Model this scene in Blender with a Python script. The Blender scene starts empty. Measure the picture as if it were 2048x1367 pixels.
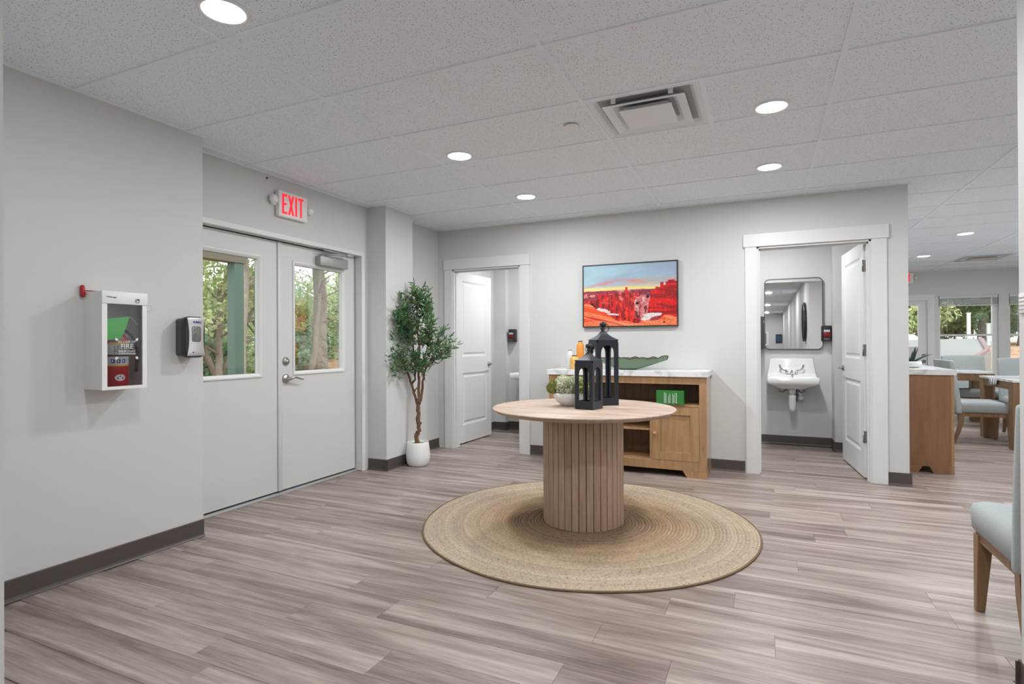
import bpy, math, random
import numpy as np
from mathutils import Matrix, Vector, noise as mnoise
C = bpy.context.scene.collection
PI = math.pi
sc = bpy.context.scene

# ---------------------------------------------------------------- camera, world, exposure
cam = bpy.data.objects.new('camera', bpy.data.cameras.new('camera'))
cam.data.sensor_width = 36.0
cam.data.lens = 36.0 * 1114.04 / 2048.0
cam.data.clip_start = 0.02
_r = Vector((0.91134109, 0.41162262, -0.00492316))
_u = Vector((0.0057441, -0.00075742, 0.99998322))
_f = Vector((-0.41161198, 0.91135407, 0.00305467))
M = Matrix.Identity(4)
for i in range(3):
    M[i][0] = _r[i]; M[i][1] = _u[i]; M[i][2] = -_f[i]
M.translation = Vector((3.32281, -1.65957, 1.18536))
cam.matrix_world = M
C.objects.link(cam)
sc.camera = cam
sc.view_settings.view_transform = 'Standard'
sc.view_settings.look = 'None'
sc.view_settings.gamma = 1.0
sc.view_settings.use_curve_mapping = False
sc.view_settings.exposure = 0.08
world = bpy.data.worlds.new('overcast sky'); sc.world = world
world.use_nodes = True
bg = world.node_tree.nodes['Background']
bg.inputs[0].default_value = (0.90, 0.96, 1.0, 1)
bg.inputs[1].default_value = 2.8
sun = bpy.data.objects.new('sun', bpy.data.lights.new('sun', 'SUN'))
sun.data.energy = 3.0; sun.data.angle = math.radians(6); sun.data.color = (1, .96, .88)
sun.rotation_euler = (math.radians(38), 0, math.radians(58))
C.objects.link(sun)
LAMP_W = 19.0         # power of one recessed lamp
BATH_W = 19.0

# ---------------------------------------------------------------- helpers
TH = {}
def setp(o, label=None, cat=None, group=None, kind=None):
    if label: o['label'] = label
    if cat: o['category'] = cat
    if group: o['group'] = group
    if kind: o['kind'] = kind
    return o
def thing(name, label, cat, loc=(0, 0, 0), rotz=0.0, group=None, kind=None):
    o = bpy.data.objects.new(name, None)
    o.empty_display_size = .05
    o.location = loc; o.rotation_euler = (0, 0, rotz)
    C.objects.link(o)
    TH[o.name] = Matrix.Translation(Vector(loc)) @ Matrix.Rotation(rotz, 4, 'Z')
    return setp(o, label, cat, group, kind)
def link(name, me, parent=None, loc=(0, 0, 0), rot=(0, 0, 0)):
    o = bpy.data.objects.new(name, me)
    o.location = loc; o.rotation_euler = rot
    C.objects.link(o)
    if parent is not None: o.parent = parent
    return o
def copy_tree(root, loc=None, rotz=None, label=None):
    r = root.copy(); C.objects.link(r)
    if loc is not None: r.location = loc
    if rotz is not None: r.rotation_euler = (0, 0, rotz)
    if label: r['label'] = label
    for ch in list(root.children):
        c = ch.copy(); C.objects.link(c); c.parent = r
        for g in list(ch.children):
            d = g.copy(); C.objects.link(d); d.parent = c
    return r

class MB:
    def __init__(s): s.v = []; s.f = []; s.sm = []
    def add(s, V, F, smooth=False):
        n = len(s.v); s.v += [tuple(p) for p in V]
        s.f += [tuple(i + n for i in f) for f in F]; s.sm += [smooth] * len(F); return s
    def box(s, x0, x1, y0, y1, z0, z1):
        if x0 > x1: x0, x1 = x1, x0
        if y0 > y1: y0, y1 = y1, y0
        if z0 > z1: z0, z1 = z1, z0
        V = [(x0,y0,z0),(x1,y0,z0),(x1,y1,z0),(x0,y1,z0),(x0,y0,z1),(x1,y0,z1),(x1,y1,z1),(x0,y1,z1)]
        F = [(0,3,2,1),(4,5,6,7),(0,1,5,4),(1,2,6,5),(2,3,7,6),(3,0,4,7)]
        return s.add(V, F)
    def prism(s, pts, axis, a, b, smooth=False):
        # pts 2D polygon (ccw); extruded along axis from a to b
        n = len(pts)
        def m(p, t):
            return {0: (t, p[0], p[1]), 1: (p[0], t, p[1]), 2: (p[0], p[1], t)}[axis]
        V = [m(p, a) for p in pts] + [m(p, b) for p in pts]
        F = [tuple(range(n))[::-1], tuple(range(n, 2*n))]
        k = len(s.v); s.add(V, F)
        s.f += [(k+i, k+(i+1) % n, k+n+(i+1) % n, k+n+i) for i in range(n)]; s.sm += [smooth]*n
        return s
    def lathe(s, prof, seg=32, c=(0, 0, 0), axis=2, smooth=True, ph=0.0, sx=1.0, sy=1.0, cap=True):
        V = []; F = []
        for r, z in prof:
            for k in range(seg):
                a = 2*PI*k/seg + ph
                p = (r*math.cos(a)*sx, r*math.sin(a)*sy, z)
                if axis == 0: p = (p[2], p[0], p[1])
                elif axis == 1: p = (p[0], p[2], p[1])
                V.append((p[0]+c[0], p[1]+c[1], p[2]+c[2]))
        m = len(prof)
        for i in range(m-1):
            for k in range(seg):
                F.append((i*seg+k, i*seg+(k+1) % seg, (i+1)*seg+(k+1) % seg, (i+1)*seg+k))
        s.add(V, F, smooth)
        base = len(s.v) - len(V)
        if cap and prof[0][0] > 2e-4: s.f.append(tuple(base+k for k in range(seg))[::-1]); s.sm.append(False)
        if cap and prof[-1][0] > 2e-4: s.f.append(tuple(base+(m-1)*seg+k for k in range(seg))); s.sm.append(False)
        return s
    def tube(s, pts, rad, seg=8, cap=True, sq=False):
        pts = [Vector(p) for p in pts]; n = len(pts)
        if not hasattr(rad, '__len__'): rad = [rad]*n
        V = []; F = []; ref = None
        for i, p in enumerate(pts):
            d = (pts[min(i+1, n-1)] - pts[max(i-1, 0)])
            if d.length < 1e-9: d = Vector((0, 0, 1))
            d.normalize()
            if ref is None:
                ref = Vector((0, 0, 1)) if abs(d.z) < .9 else Vector((1, 0, 0))
            a = d.cross(ref)
            if a.length < 1e-6: a = d.cross(Vector((0, 1, 0)))
            a.normalize(); b = a.cross(d); b.normalize(); ref = b
            for k in range(seg):
                t = 2*PI*k/seg + (PI/4 if sq else 0)
                q = p + (a*math.cos(t) + b*math.sin(t))*rad[i]
                V.append(tuple(q))
        for i in range(n-1):
            for k in range(seg):
                F.append((i*seg+k, i*seg+(k+1) % seg, (i+1)*seg+(k+1) % seg, (i+1)*seg+k))
        if cap:
            F.append(tuple(range(seg))[::-1]); F.append(tuple((n-1)*seg+k for k in range(seg)))
        return s.add(V, F, not sq)
    def sphere(s, c, r, seg=16, rings=8, sz=1.0):
        prof = [(max(1e-6, r*math.sin(PI*i/rings)), -r*sz*math.cos(PI*i/rings)) for i in range(rings+1)]
        return s.lathe(prof, seg, c)
    def torus(s, c, R, r, axis=2, seg=32, t=8, a0=0, a1=2*PI):
        full = abs(a1-a0-2*PI) < 1e-6
        n = seg if full else seg+1
        pts = []
        for k in range(n + (1 if full else 0)):
            a = a0 + (a1-a0)*k/seg
            p = (R*math.cos(a), R*math.sin(a), 0)
            if axis == 0: p = (0, p[0], p[1])
            elif axis == 1: p = (p[0], 0, p[1])
            pts.append((p[0]+c[0], p[1]+c[1], p[2]+c[2]))
        return s.tube(pts, r, t)
    def xf(s, mat, start=0):
        for i in range(start, len(s.v)): s.v[i] = tuple(mat @ Vector(s.v[i]))
        return s
    def mesh(s, name, m=None, bevel=0, bseg=2):
        me = bpy.data.meshes.new(name)
        me.from_pydata(s.v, [], s.f)
        me.polygons.foreach_set('use_smooth', s.sm)
        if bevel > 0:
            import bmesh
            bm = bmesh.new(); bm.from_mesh(me)
            bmesh.ops.remove_doubles(bm, verts=bm.verts, dist=1e-5)
            ed = [e for e in bm.edges if len(e.link_faces) == 2 and e.calc_face_angle(0) > .6]
            bmesh.ops.bevel(bm, geom=ed, offset=bevel, segments=bseg, profile=.5, affect='EDGES', clamp_overlap=True)
            bm.to_mesh(me); bm.free()
            if bseg > 1: me.polygons.foreach_set('use_smooth', [True]*len(me.polygons))
        if m is not None: me.materials.append(m)
        me.update()
        return me
    def build(s, name, m=None, parent=None, bevel=0, bseg=2, world=False, label=None, kind=None):
        if world and parent is not None:
            s.xf(TH[parent.name].inverted())
        me = s.mesh(name, m, bevel, bseg)
        o = link(name, me, parent)
        return setp(o, label, None, None, kind)
def B(x0, x1, y0, y1, z0, z1): return MB().box(x0, x1, y0, y1, z0, z1)

def struct(name, mb, m, bevel=0, parent=None):
    return setp(mb.build(name, m, parent, bevel, 1), None, None, None, 'structure' if parent is None else None)

def text_mesh(txt, size, m, name, parent, loc, rot, extrude=.0006, bold=0.0, sx=1.0):
    cu = bpy.data.curves.new('lettering', 'FONT'); cu.body = txt; cu.size = size
    cu.extrude = extrude; cu.offset = bold; cu.align_x = 'CENTER'; cu.align_y = 'CENTER'; cu.resolution_u = 2
    o = bpy.data.objects.new('tmp', cu); C.objects.link(o)
    me = bpy.data.meshes.new_from_object(o)
    bpy.data.objects.remove(o)
    me.materials.clear(); me.materials.append(m)
    q = link(name, me, parent, loc, rot); q.scale = (sx, 1, 1)
    return q

# ---------------------------------------------------------------- materials
def mat(name, col, rough=.5, metal=0.0, spec=.5, bump=0, bscale=100, emit=0, coat=0.0):
    m = bpy.data.materials.new(name); m.use_nodes = True
    nt = m.node_tree; p = nt.nodes['Principled BSDF']
    p.inputs['Base Color'].default_value = (*col, 1)
    p.inputs['Roughness'].default_value = rough; p.inputs['Metallic'].default_value = metal
    p.inputs['Specular IOR Level'].default_value = spec
    p.inputs['Coat Weight'].default_value = coat
    if emit:
        p.inputs['Emission Color'].default_value = (*col, 1); p.inputs['Emission Strength'].default_value = emit
    if bump:
        tc = nt.nodes.new('ShaderNodeTexCoord'); n = nt.nodes.new('ShaderNodeTexNoise'); b = nt.nodes.new('ShaderNodeBump')
        n.inputs['Scale'].default_value = bscale; n.inputs['Detail'].default_value = 3
        b.inputs['Strength'].default_value = bump; b.inputs['Distance'].default_value = .002
        nt.links.new(tc.outputs['Object'], n.inputs['Vector']); nt.links.new(n.outputs[0], b.inputs['Height'])
        nt.links.new(b.outputs[0], p.inputs['Normal'])
    return m
def nodes(m):
    nt = m.node_tree
    def N(t, **kw):
        n = nt.nodes.new(t)
        for k, v in kw.items(): setattr(n, k, v)
        return n
    return nt, nt.nodes['Principled BSDF'], N, nt.links.new
def ramp(N, stops):
    r = N('ShaderNodeValToRGB'); e = r.color_ramp.elements
    while len(e) < len(stops): e.new(.5)
    for i, (p, c) in enumerate(stops):
        e[i].position = p; e[i].color = (*c, 1)
    return r
def wood(name, stops, scale=(2, 22, 22), rough=.5, tone=.0, nscale=3.0, detail=6, dist=.6, spec=.5, coat=0, bump=.05, objrand=True, fine=.25):
    m = mat(name, (1, 1, 1), rough, spec=spec, coat=coat); nt, p, N, L = nodes(m)
    tc = N('ShaderNodeTexCoord'); mp = N('ShaderNodeMapping'); mp.inputs['Scale'].default_value = scale
    oi = N('ShaderNodeObjectInfo'); ad = N('ShaderNodeVectorMath', operation='ADD')
    ml = N('ShaderNodeMath', operation='MULTIPLY'); ml.inputs[1].default_value = 57.0 if objrand else 0
    L(oi.outputs['Random'], ml.inputs[0]); L(tc.outputs['Object'], mp.inputs[0]); L(mp.outputs[0], ad.inputs[0]); L(ml.outputs[0], ad.inputs[1])
    n = N('ShaderNodeTexNoise'); n.inputs['Scale'].default_value = nscale; n.inputs['Detail'].default_value = detail; n.inputs['Distortion'].default_value = dist
    n.inputs['Roughness'].default_value = .55
    L(ad.outputs[0], n.inputs['Vector'])
    n2 = N('ShaderNodeTexNoise'); n2.inputs['Scale'].default_value = nscale*9; n2.inputs['Detail'].default_value = 3
    L(ad.outputs[0], n2.inputs['Vector'])
    mx = N('ShaderNodeMath', operation='MULTIPLY_ADD'); mx.inputs[1].default_value = fine
    L(n2.outputs[0], mx.inputs[0])
    s2 = N('ShaderNodeMath', operation='MULTIPLY_ADD'); s2.inputs[1].default_value = 1 - fine
    s2.inputs[2].default_value = 0
    L(n.outputs[0], s2.inputs[0]); L(s2.outputs[0], mx.inputs[2])
    ms = N('ShaderNodeMath', operation='MULTIPLY_ADD'); ms.inputs[1].default_value = tone; L(oi.outputs['Random'], ms.inputs[0])
    sb = N('ShaderNodeMath', operation='SUBTRACT'); sb.inputs[1].default_value = tone/2
    L(mx.outputs[0], sb.inputs[0]); L(sb.outputs[0], ms.inputs[2])
    r = ramp(N, stops); L(ms.outputs[0], r.inputs[0]); L(r.outputs[0], p.inputs['Base Color'])
    b = N('ShaderNodeBump'); b.inputs['Strength'].default_value = bump; b.inputs['Distance'].default_value = .001
    L(n2.outputs[0], b.inputs['Height']); L(b.outputs[0], p.inputs['Normal'])
    return m

WALLC = (.625, .622, .612)
Mwall = mat('wall paint', WALLC, .62, bump=.12, bscale=160, spec=.3)
Mtrim = mat('white trim paint', (.71, .71, .70), .38, spec=.45)
Mdoor = mat('white door paint', (.72, .72, .715), .42)
Mmetaldoor = mat('painted steel door', (.63, .63, .618), .42, bump=.04, bscale=60)
Mbase = mat('dark vinyl base', (.078, .062, .054), .42)
Mgrid = mat('ceiling grid enamel', (.82, .87, .925), .45)
Mplen = mat('ceiling plenum', (.45, .45, .44), .9)
Mwhite = mat('white enamel', (.82, .82, .81), .35)
Mvent = mat('vent enamel', (.79, .84, .89), .45)
Mblack = mat('black plastic', (.018, .018, .019), .35)
Mdarkgrey = mat('dark grey plastic', (.07, .07, .07), .4)
Msilver = mat('brushed silver plastic', (.55, .55, .54), .32, metal=.7)
Mnickel = mat('satin nickel', (.45, .44, .42), .3, metal=1)
Mchrome = mat('chrome', (.75, .75, .75), .12, metal=1)
Msteel = mat('hinge steel', (.30, .29, .27), .4, metal=.9)
Mclosegrey = mat('grey closer housing', (.36, .36, .355), .45, metal=.3)
Mred = mat('red enamel', (.45, .012, .02), .3)
Mredlit = mat('lit red lettering', (.90, .010, .030), .5, emit=.85)
Mporc = mat('white porcelain', (.86, .86, .85), .12, coat=.5)
Mlantern = mat('matte black iron', (.012, .016, .024), .5, bump=.15, bscale=180)
Mgap = mat('dark weatherstrip', (.03, .03, .03), .8)
Mpot = mat('matte white ceramic', (.80, .80, .79), .55, bump=.1, bscale=120)
Mbowl = mat('white bowl glaze', (.80, .80, .81), .4)
Mmoss = mat('green moss', (.06, .17, .02), .95, bump=1.0, bscale=300)
Mbark = wood('olive bark', [(.3, (.07, .035, .018)), (.7, (.24, .13, .07))], (30, 30, 6), .8, nscale=3, bump=.6)
Mlight = mat('lamp diffuser', (1, 1, 1), .5, emit=9)
Mgreen_d = mat('green glazed clay', (.17, .245, .165), .4, bump=.2, bscale=30)
Mdishedge = mat('brown dish rim', (.09, .05, .035), .6)
Morange = mat('orange glaze', (.78, .30, .05), .4)
Myellow = mat('ochre glaze', (.72, .43, .12), .45, bump=.3, bscale=120)
Mcream = mat('off white glaze', (.68, .67, .65), .5)
Mbook = mat('green book cloth', (.03, .19, .035), .5)
Mprint = mat('white print', (.75, .78, .75), .6)
Mnavy = mat('navy print', (.02, .03, .25), .5)
Mgreytext = mat('dark grey print', (.12, .12, .12), .6)
Malu = mat('aluminium threshold', (.50, .51, .52), .4, metal=.6)
Mgreenpost = mat('sage green painted post', (.065, .105, .080), .7, bump=.4, bscale=60)
Mbeam = mat('brown stained beam', (.12, .10, .07), .8)
Mblind = mat('white vinyl blind', (.62, .64, .65), .5)
Mslat = mat('blind slat', (.55, .57, .58), .5)
Mconcrete = mat('pale concrete', (.21, .20, .195), .8, bump=.3, bscale=20)
Mpinkcurb = mat('pink curb', (.20, .12, .125), .8)
Mpolewhite = mat('white post paint', (.8, .82, .85), .5)
Msucc = mat('dark succulent green', (.015, .045, .035), .35)
Mlabel = mat('grey label print', (.55, .60, .66), .5)
Myel = mat('yellow label print', (.70, .42, .03), .5)
Mtag = mat('bright green tag card', (.10, .62, .10), .5)
Mcloth = mat('striped white cloth', (.7, .7, .7), .9, bump=.4, bscale=200)
Mmirror = mat('mirror glass', (.80, .81, .81), .015, metal=1)
Mwater = mat('grey braided hose', (.25, .25, .25), .35, metal=.8)

def glassmat(name, tint, fac=.05):
    m = bpy.data.materials.new(name); m.use_nodes = True; nt = m.node_tree
    nt.nodes.clear()
    o = nt.nodes.new('ShaderNodeOutputMaterial'); t = nt.nodes.new('ShaderNodeBsdfTransparent'); g = nt.nodes.new('ShaderNodeBsdfGlossy')
    x = nt.nodes.new('ShaderNodeMixShader'); f = nt.nodes.new('ShaderNodeFresnel'); f.inputs[0].default_value = 1.45
    mm = nt.nodes.new('ShaderNodeMath'); mm.operation = 'MULTIPLY_ADD'; mm.inputs[1].default_value = .35; mm.inputs[2].default_value = fac
    nt.links.new(f.outputs[0], mm.inputs[0])
    t.inputs[0].default_value = (*tint, 1); g.inputs['Roughness'].default_value = .02
    nt.links.new(mm.outputs[0], x.inputs[0]); nt.links.new(t.outputs[0], x.inputs[1]); nt.links.new(g.outputs[0], x.inputs[2])
    nt.links.new(x.outputs[0], o.inputs[0])
    return m
Mglass = glassmat('clear glazing', (.94, .97, .95), .0)
Mtint = glassmat('smoky acrylic', (.88, .88, .88), .0)

def ceiling_mat():
    m = mat('fissured ceiling tile', (.74, .74, .73), .9, spec=.2); nt, p, N, L = nodes(m)
    tc = N('ShaderNodeTexCoord'); oi = N('ShaderNodeObjectInfo'); ad = N('ShaderNodeVectorMath', operation='ADD')
    L(tc.outputs['Object'], ad.inputs[0]); L(oi.outputs['Location'], ad.inputs[1])
    n = N('ShaderNodeTexNoise'); n.inputs['Scale'].default_value = 95; n.inputs['Detail'].default_value = 2.0; n.inputs['Roughness'].default_value = .7
    L(ad.outputs[0], n.inputs['Vector'])
    v = N('ShaderNodeTexVoronoi'); v.inputs['Scale'].default_value = 92; v.inputs['Randomness'].default_value = 1
    L(ad.outputs[0], v.inputs['Vector'])
    r1 = ramp(N, [(.18, (1, 1, 1)), (.28, (0, 0, 0))]); L(v.outputs['Distance'], r1.inputs[0])
    r2 = ramp(N, [(.43, (0, 0, 0)), (.49, (1, 1, 1))]); L(n.outputs[0], r2.inputs[0])
    mu = N('ShaderNodeMath', operation='MULTIPLY'); L(r1.outputs[0], mu.inputs[0]); L(r2.outputs[0], mu.inputs[1])
    mx = N('ShaderNodeMix', data_type='RGBA'); mx.inputs['A'].default_value = (.84, .89, .95, 1); mx.inputs['B'].default_value = (.36, .36, .37, 1)
    L(mu.outputs[0], mx.inputs['Factor']); L(mx.outputs['Result'], p.inputs['Base Color'])
    b = N('ShaderNodeBump'); b.inputs['Strength'].default_value = .35; b.inputs['Distance'].default_value = .002; b.invert = True
    L(mu.outputs[0], b.inputs['Height']); L(b.outputs[0], p.inputs['Normal'])
    return m
Mtile = ceiling_mat()
Mfloor = wood('grey oak vinyl plank', [(.30, (.108, .077, .064)), (.42, (.220, .168, .143)), (.53, (.322, .260, .225)), (.66, (.465, .394, .350))],
              (.50, 8.0, 1), .38, tone=.05, nscale=1.5, detail=9, dist=.9, spec=.45, bump=.05, fine=.26)
Mtabtop = wood('pale oak table top', [(.28, (.30, .205, .15)), (.5, (.50, .37, .285)), (.72, (.64, .51, .42))], (1.6, 9, 1), .5, nscale=1.6, detail=6, objrand=False)
Mslatw = wood('brown oak fluting', [(.3, (.33, .205, .140)), (.7, (.50, .345, .25))], (30, 30, 2.2), .55, tone=.10, nscale=2)
Mslatd = mat('pedestal core gap shade', (.035, .02, .014), .9)  # core colour darkened to stand in for shade between the slats
Moak = wood('honey oak', [(.28, (.30, .165, .075)), (.55, (.42, .245, .12)), (.78, (.50, .31, .165))], (14, 14, 1.6), .45, nscale=2.2, tone=.08)
Moaks = wood('glossy honey oak side', [(.28, (.30, .165, .075)), (.55, (.42, .245, .12)), (.78, (.50, .31, .165))], (14, 14, 1.6), .28, nscale=2.2, tone=.08, coat=.6)
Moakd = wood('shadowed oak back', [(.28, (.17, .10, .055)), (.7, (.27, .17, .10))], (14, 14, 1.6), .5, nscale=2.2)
Moakend = wood('brown oak veneer', [(.28, (.22, .105, .048)), (.7, (.33, .17, .085))], (12, 12, 1.4), .5, nscale=2.2)
Mchairw = wood('walnut brown chair wood', [(.28, (.16, .085, .04)), (.7, (.28, .165, .085))], (14, 14, 2), .45, nscale=2)
def marble():
    m = mat('white marble', (.8, .8, .8), .22, coat=.2); nt, p, N, L = nodes(m)
    tc = N('ShaderNodeTexCoord'); n = N('ShaderNodeTexNoise'); n.inputs['Scale'].default_value = 3; n.inputs['Detail'].default_value = 8; n.inputs['Distortion'].default_value = 1.5
    L(tc.outputs['Object'], n.inputs['Vector'])
    r = ramp(N, [(.44, (.80, .80, .80)), (.5, (.56, .57, .58)), (.55, (.80, .80, .80))]); L(n.outputs[0], r.inputs[0]); L(r.outputs[0], p.inputs['Base Color'])
    return m
Mmarble = marble()
def fabric(name, c1, c2):
    m = mat(name, c1, .9, spec=.2); nt, p, N, L = nodes(m)
    tc = N('ShaderNodeTexCoord'); n = N('ShaderNodeTexNoise'); n.inputs['Scale'].default_value = 350; n.inputs['Detail'].default_value = 2
    L(tc.outputs['Object'], n.inputs['Vector'])
    r = ramp(N, [(.3, c1), (.7, c2)]); L(n.outputs[0], r.inputs[0]); L(r.outputs[0], p.inputs['Base Color'])
    b = N('ShaderNodeBump'); b.inputs['Strength'].default_value = .25; b.inputs['Distance'].default_value = .001
    L(n.outputs[0], b.inputs['Height']); L(b.outputs[0], p.inputs['Normal'])
    return m
Mfab = fabric('blue grey linen', (.34, .37, .37), (.44, .47, .47))
def jute():
    m = mat('braided jute', (.4, .3, .2), .95, spec=.1); nt, p, N, L = nodes(m)
    tc = N('ShaderNodeTexCoord'); sx = N('ShaderNodeSeparateXYZ'); L(tc.outputs['Object'], sx.inputs[0])
    x2 = N('ShaderNodeMath', operation='MULTIPLY'); L(sx.outputs[0], x2.inputs[0]); L(sx.outputs[0], x2.inputs[1])
    rr = N('ShaderNodeMath', operation='MULTIPLY_ADD'); L(sx.outputs[1], rr.inputs[0]); L(sx.outputs[1], rr.inputs[1]); L(x2.outputs[0], rr.inputs[2])
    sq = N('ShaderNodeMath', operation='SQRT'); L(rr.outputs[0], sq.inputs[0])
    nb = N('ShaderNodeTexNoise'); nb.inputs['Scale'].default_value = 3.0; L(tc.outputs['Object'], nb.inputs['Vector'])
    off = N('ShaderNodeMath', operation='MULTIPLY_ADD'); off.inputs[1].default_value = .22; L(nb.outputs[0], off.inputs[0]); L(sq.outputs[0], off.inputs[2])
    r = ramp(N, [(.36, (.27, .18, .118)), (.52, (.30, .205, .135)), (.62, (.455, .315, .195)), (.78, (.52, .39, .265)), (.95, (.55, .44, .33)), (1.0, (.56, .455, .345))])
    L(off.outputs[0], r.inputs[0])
    n = N('ShaderNodeTexNoise'); n.inputs['Scale'].default_value = 75; n.inputs['Detail'].default_value = 4; n.inputs['Roughness'].default_value = .7
    L(tc.outputs['Object'], n.inputs['Vector'])
    r2 = ramp(N, [(.30, (.28, .24, .2)), (.42, (.8, .78, .75)), (.60, (1, 1, 1)), (.75, (1.2, 1.2, 1.2))]); L(n.outputs[0], r2.inputs[0])
    mx = N('ShaderNodeMix', data_type='RGBA', blend_type='MULTIPLY'); mx.inputs['Factor'].default_value = .85
    rk = N('ShaderNodeMath', operation='MULTIPLY'); rk.inputs[1].default_value = 47.08; L(sq.outputs[0], rk.inputs[0])
    fl_ = N('ShaderNodeMath', operation='FLOOR'); L(rk.outputs[0], fl_.inputs[0]); wn = N('ShaderNodeTexWhiteNoise', noise_dimensions='1D'); L(fl_.outputs[0], wn.inputs['W'])
    mr_ = N('ShaderNodeMapRange'); mr_.inputs['To Min'].default_value = .86; mr_.inputs['To Max'].default_value = 1.08; L(wn.outputs['Value'], mr_.inputs['Value'])
    vm = N('ShaderNodeVectorMath', operation='SCALE'); L(r.outputs[0], vm.inputs[0]); L(mr_.outputs[0], vm.inputs['Scale'])
    L(vm.outputs[0], mx.inputs['A']); L(r2.outputs[0], mx.inputs['B']); L(mx.outputs['Result'], p.inputs['Base Color'])
    b = N('ShaderNodeBump'); b.inputs['Strength'].default_value = .9; b.inputs['Distance'].default_value = .004
    L(n.outputs[0], b.inputs['Height']); L(b.outputs[0], p.inputs['Normal'])
    return m
Mjute = jute()
def leafmat(name, c1, c2, scale=14.0, trans=.25, rough=.5):
    m = mat(name, c1, rough); nt, p, N, L = nodes(m)
    tc = N('ShaderNodeTexCoord'); n = N('ShaderNodeTexNoise'); n.inputs['Scale'].default_value = scale; n.inputs['Detail'].default_value = 4; n.inputs['Roughness'].default_value = .7
    L(tc.outputs['Object'], n.inputs['Vector'])
    r = ramp(N, [(.36, c1), (.64, c2)]); L(n.outputs[0], r.inputs[0]); L(r.outputs[0], p.inputs['Base Color'])
    if trans:
        out = [q for q in nt.nodes if q.type == 'OUTPUT_MATERIAL'][0]
        t = N('ShaderNodeBsdfTranslucent'); mx = N('ShaderNodeMixShader'); mx.inputs[0].default_value = trans
        L(r.outputs[0], t.inputs[0]); L(p.outputs[0], mx.inputs[1]); L(t.outputs[0], mx.inputs[2]); L(mx.outputs[0], out.inputs[0])
    return m
Molive = leafmat('olive leaf', (.030, .125, .062), (.20, .33, .13), 9, .2, .45)
Moakleaf = leafmat('oak foliage', (.26, .34, .14), (.62, .66, .38), 1.2, .4, .7)
Mdarkleaf = leafmat('juniper foliage', (.13, .23, .11), (.34, .45, .24), 1.5, .35, .7)
Mtrunk = wood('tree bark', [(.3, (.10, .075, .058)), (.7, (.34, .28, .24))], (9, 9, 2.5), .95, nscale=3, bump=1.0, fine=.5)
def ground():
    m = mat('leaf littered ground', (.3, .2, .12), 1.0); nt, p, N, L = nodes(m)
    tc = N('ShaderNodeTexCoord'); n = N('ShaderNodeTexNoise'); n.inputs['Scale'].default_value = 9; n.inputs['Detail'].default_value = 9; n.inputs['Roughness'].default_value = .8
    L(tc.outputs['Object'], n.inputs['Vector'])
    r = ramp(N, [(.35, (.15, .09, .055)), (.5, (.30, .17, .10)), (.62, (.42, .28, .19)), (.75, (.25, .26, .12))])
    L(n.outputs[0], r.inputs[0]); L(r.outputs[0], p.inputs['Base Color'])
    return m
Mground = ground()

# ---------------------------------------------------------------- shell
ZC = 2.479; YB = 3.852
RIGHT = lambda y: 3.32 + .324*(y + 1.66)           # how far right the opening lets one see
def hall_x(y):                                      # open x ranges at depth y
    if y < .715: return [(.134, 4.11)] if y > -.857 else [(1.46, 4.11)]
    if y < .76: return [(-.11, 4.11)]
    if y < YB: return [(-.11, 9.2)]
    if y < 5.55: return [(-.10, 4.29), (4.41, 9.2)]
    return [(4.41, 9.2)]

flo = struct('floor', MB().box(-.30, 9.4, -15.1, 11.0, -.10, -.004), Mfloor)
rnd = random.Random(5)
PW, PL = .178, 1.22
pfull = B(-PL/2+.0005, PL/2-.0005, -PW/2+.0005, PW/2-.0005, -.004, 0).mesh('floor plank', Mfloor, .0006, 1)
npl = 0
j = 0; y = -1.30
leftover = MB()
while y < 10.9:
    y0, y1 = y, min(y + PW, 10.9)
    offs = rnd.random()*PL
    for (a, b) in hall_x((y0+y1)/2):
        if a < 0 and y0 > .6 and y1 < 2.6: a = -.165
        vis = RIGHT(y1) + .45
        x = a - offs
        while x < min(b, vis):
            x0, x1 = max(x, a), min(x + PL, b)
            if x1 - x0 > .03:
                # left limit of what the opening shows
                lx = 3.32 - 1.30*(max(y1, -1.1) + 1.66) - .3
                if x1 > lx and not (y0 > 4.9 and x1 < 3.0):
                    if npl < 296:
                        if x1 - x0 > PL - 1e-4 and y1 - y0 > PW - 1e-4: me = pfull
                        else: me = B((x0-x1)/2+.0005, (x1-x0)/2-.0005, (y0-y1)/2+.0005, (y1-y0)/2-.0005, -.004, 0).mesh('floor plank piece', Mfloor, .0006, 1)
                        link('plank', me, flo, ((x0+x1)/2, (y0+y1)/2, 0)); npl += 1
                    else: leftover.box(x0+.0005, x1-.0005, y0+.0005, y1-.0005, -.004, 0)
            x += PL
    y += PW
if leftover.v: leftover.build('plank', Mfloor, flo, kind='stuff')
print('planks', npl)

# ceiling: plenum board, tiles and grid
cei = struct('ceiling', MB().box(-.30, 9.4, -15.1, 11.0, 2.505, 2.60), Mplen)
struct('ceiling_corridor', MB().box(1.46, 4.11, -15, -2.44, 2.484, 2.50), Mtile)
TX, TY = 1.2192, .6096
VENT = (2, 2)
tmesh = {}
def tile(x0, x1, y0, y1):
    w, d = round(x1-x0, 3), round(y1-y0, 3)
    if w < .03 or d < .03: return
    if (w, d) not in tmesh: tmesh[(w, d)] = B(-w/2, w/2, -d/2, d/2, 0, .016).mesh('tile', Mtile)
    link('ceiling_tile', tmesh[(w, d)], cei, ((x0+x1)/2, (y0+y1)/2, 2.485))
def rail(x0, x1, y0, y1, z=ZC):
    cei_r.append((x0, x1, y0, y1))
    m = B(-(x1-x0)/2, (x1-x0)/2, -(y1-y0)/2, (y1-y0)/2, 0, .022).mesh('rail', Mgrid)
    link('grid_rail', m, cei, ((x0+x1)/2, (y0+y1)/2, z))
cei_r = []
GW = .012
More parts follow.
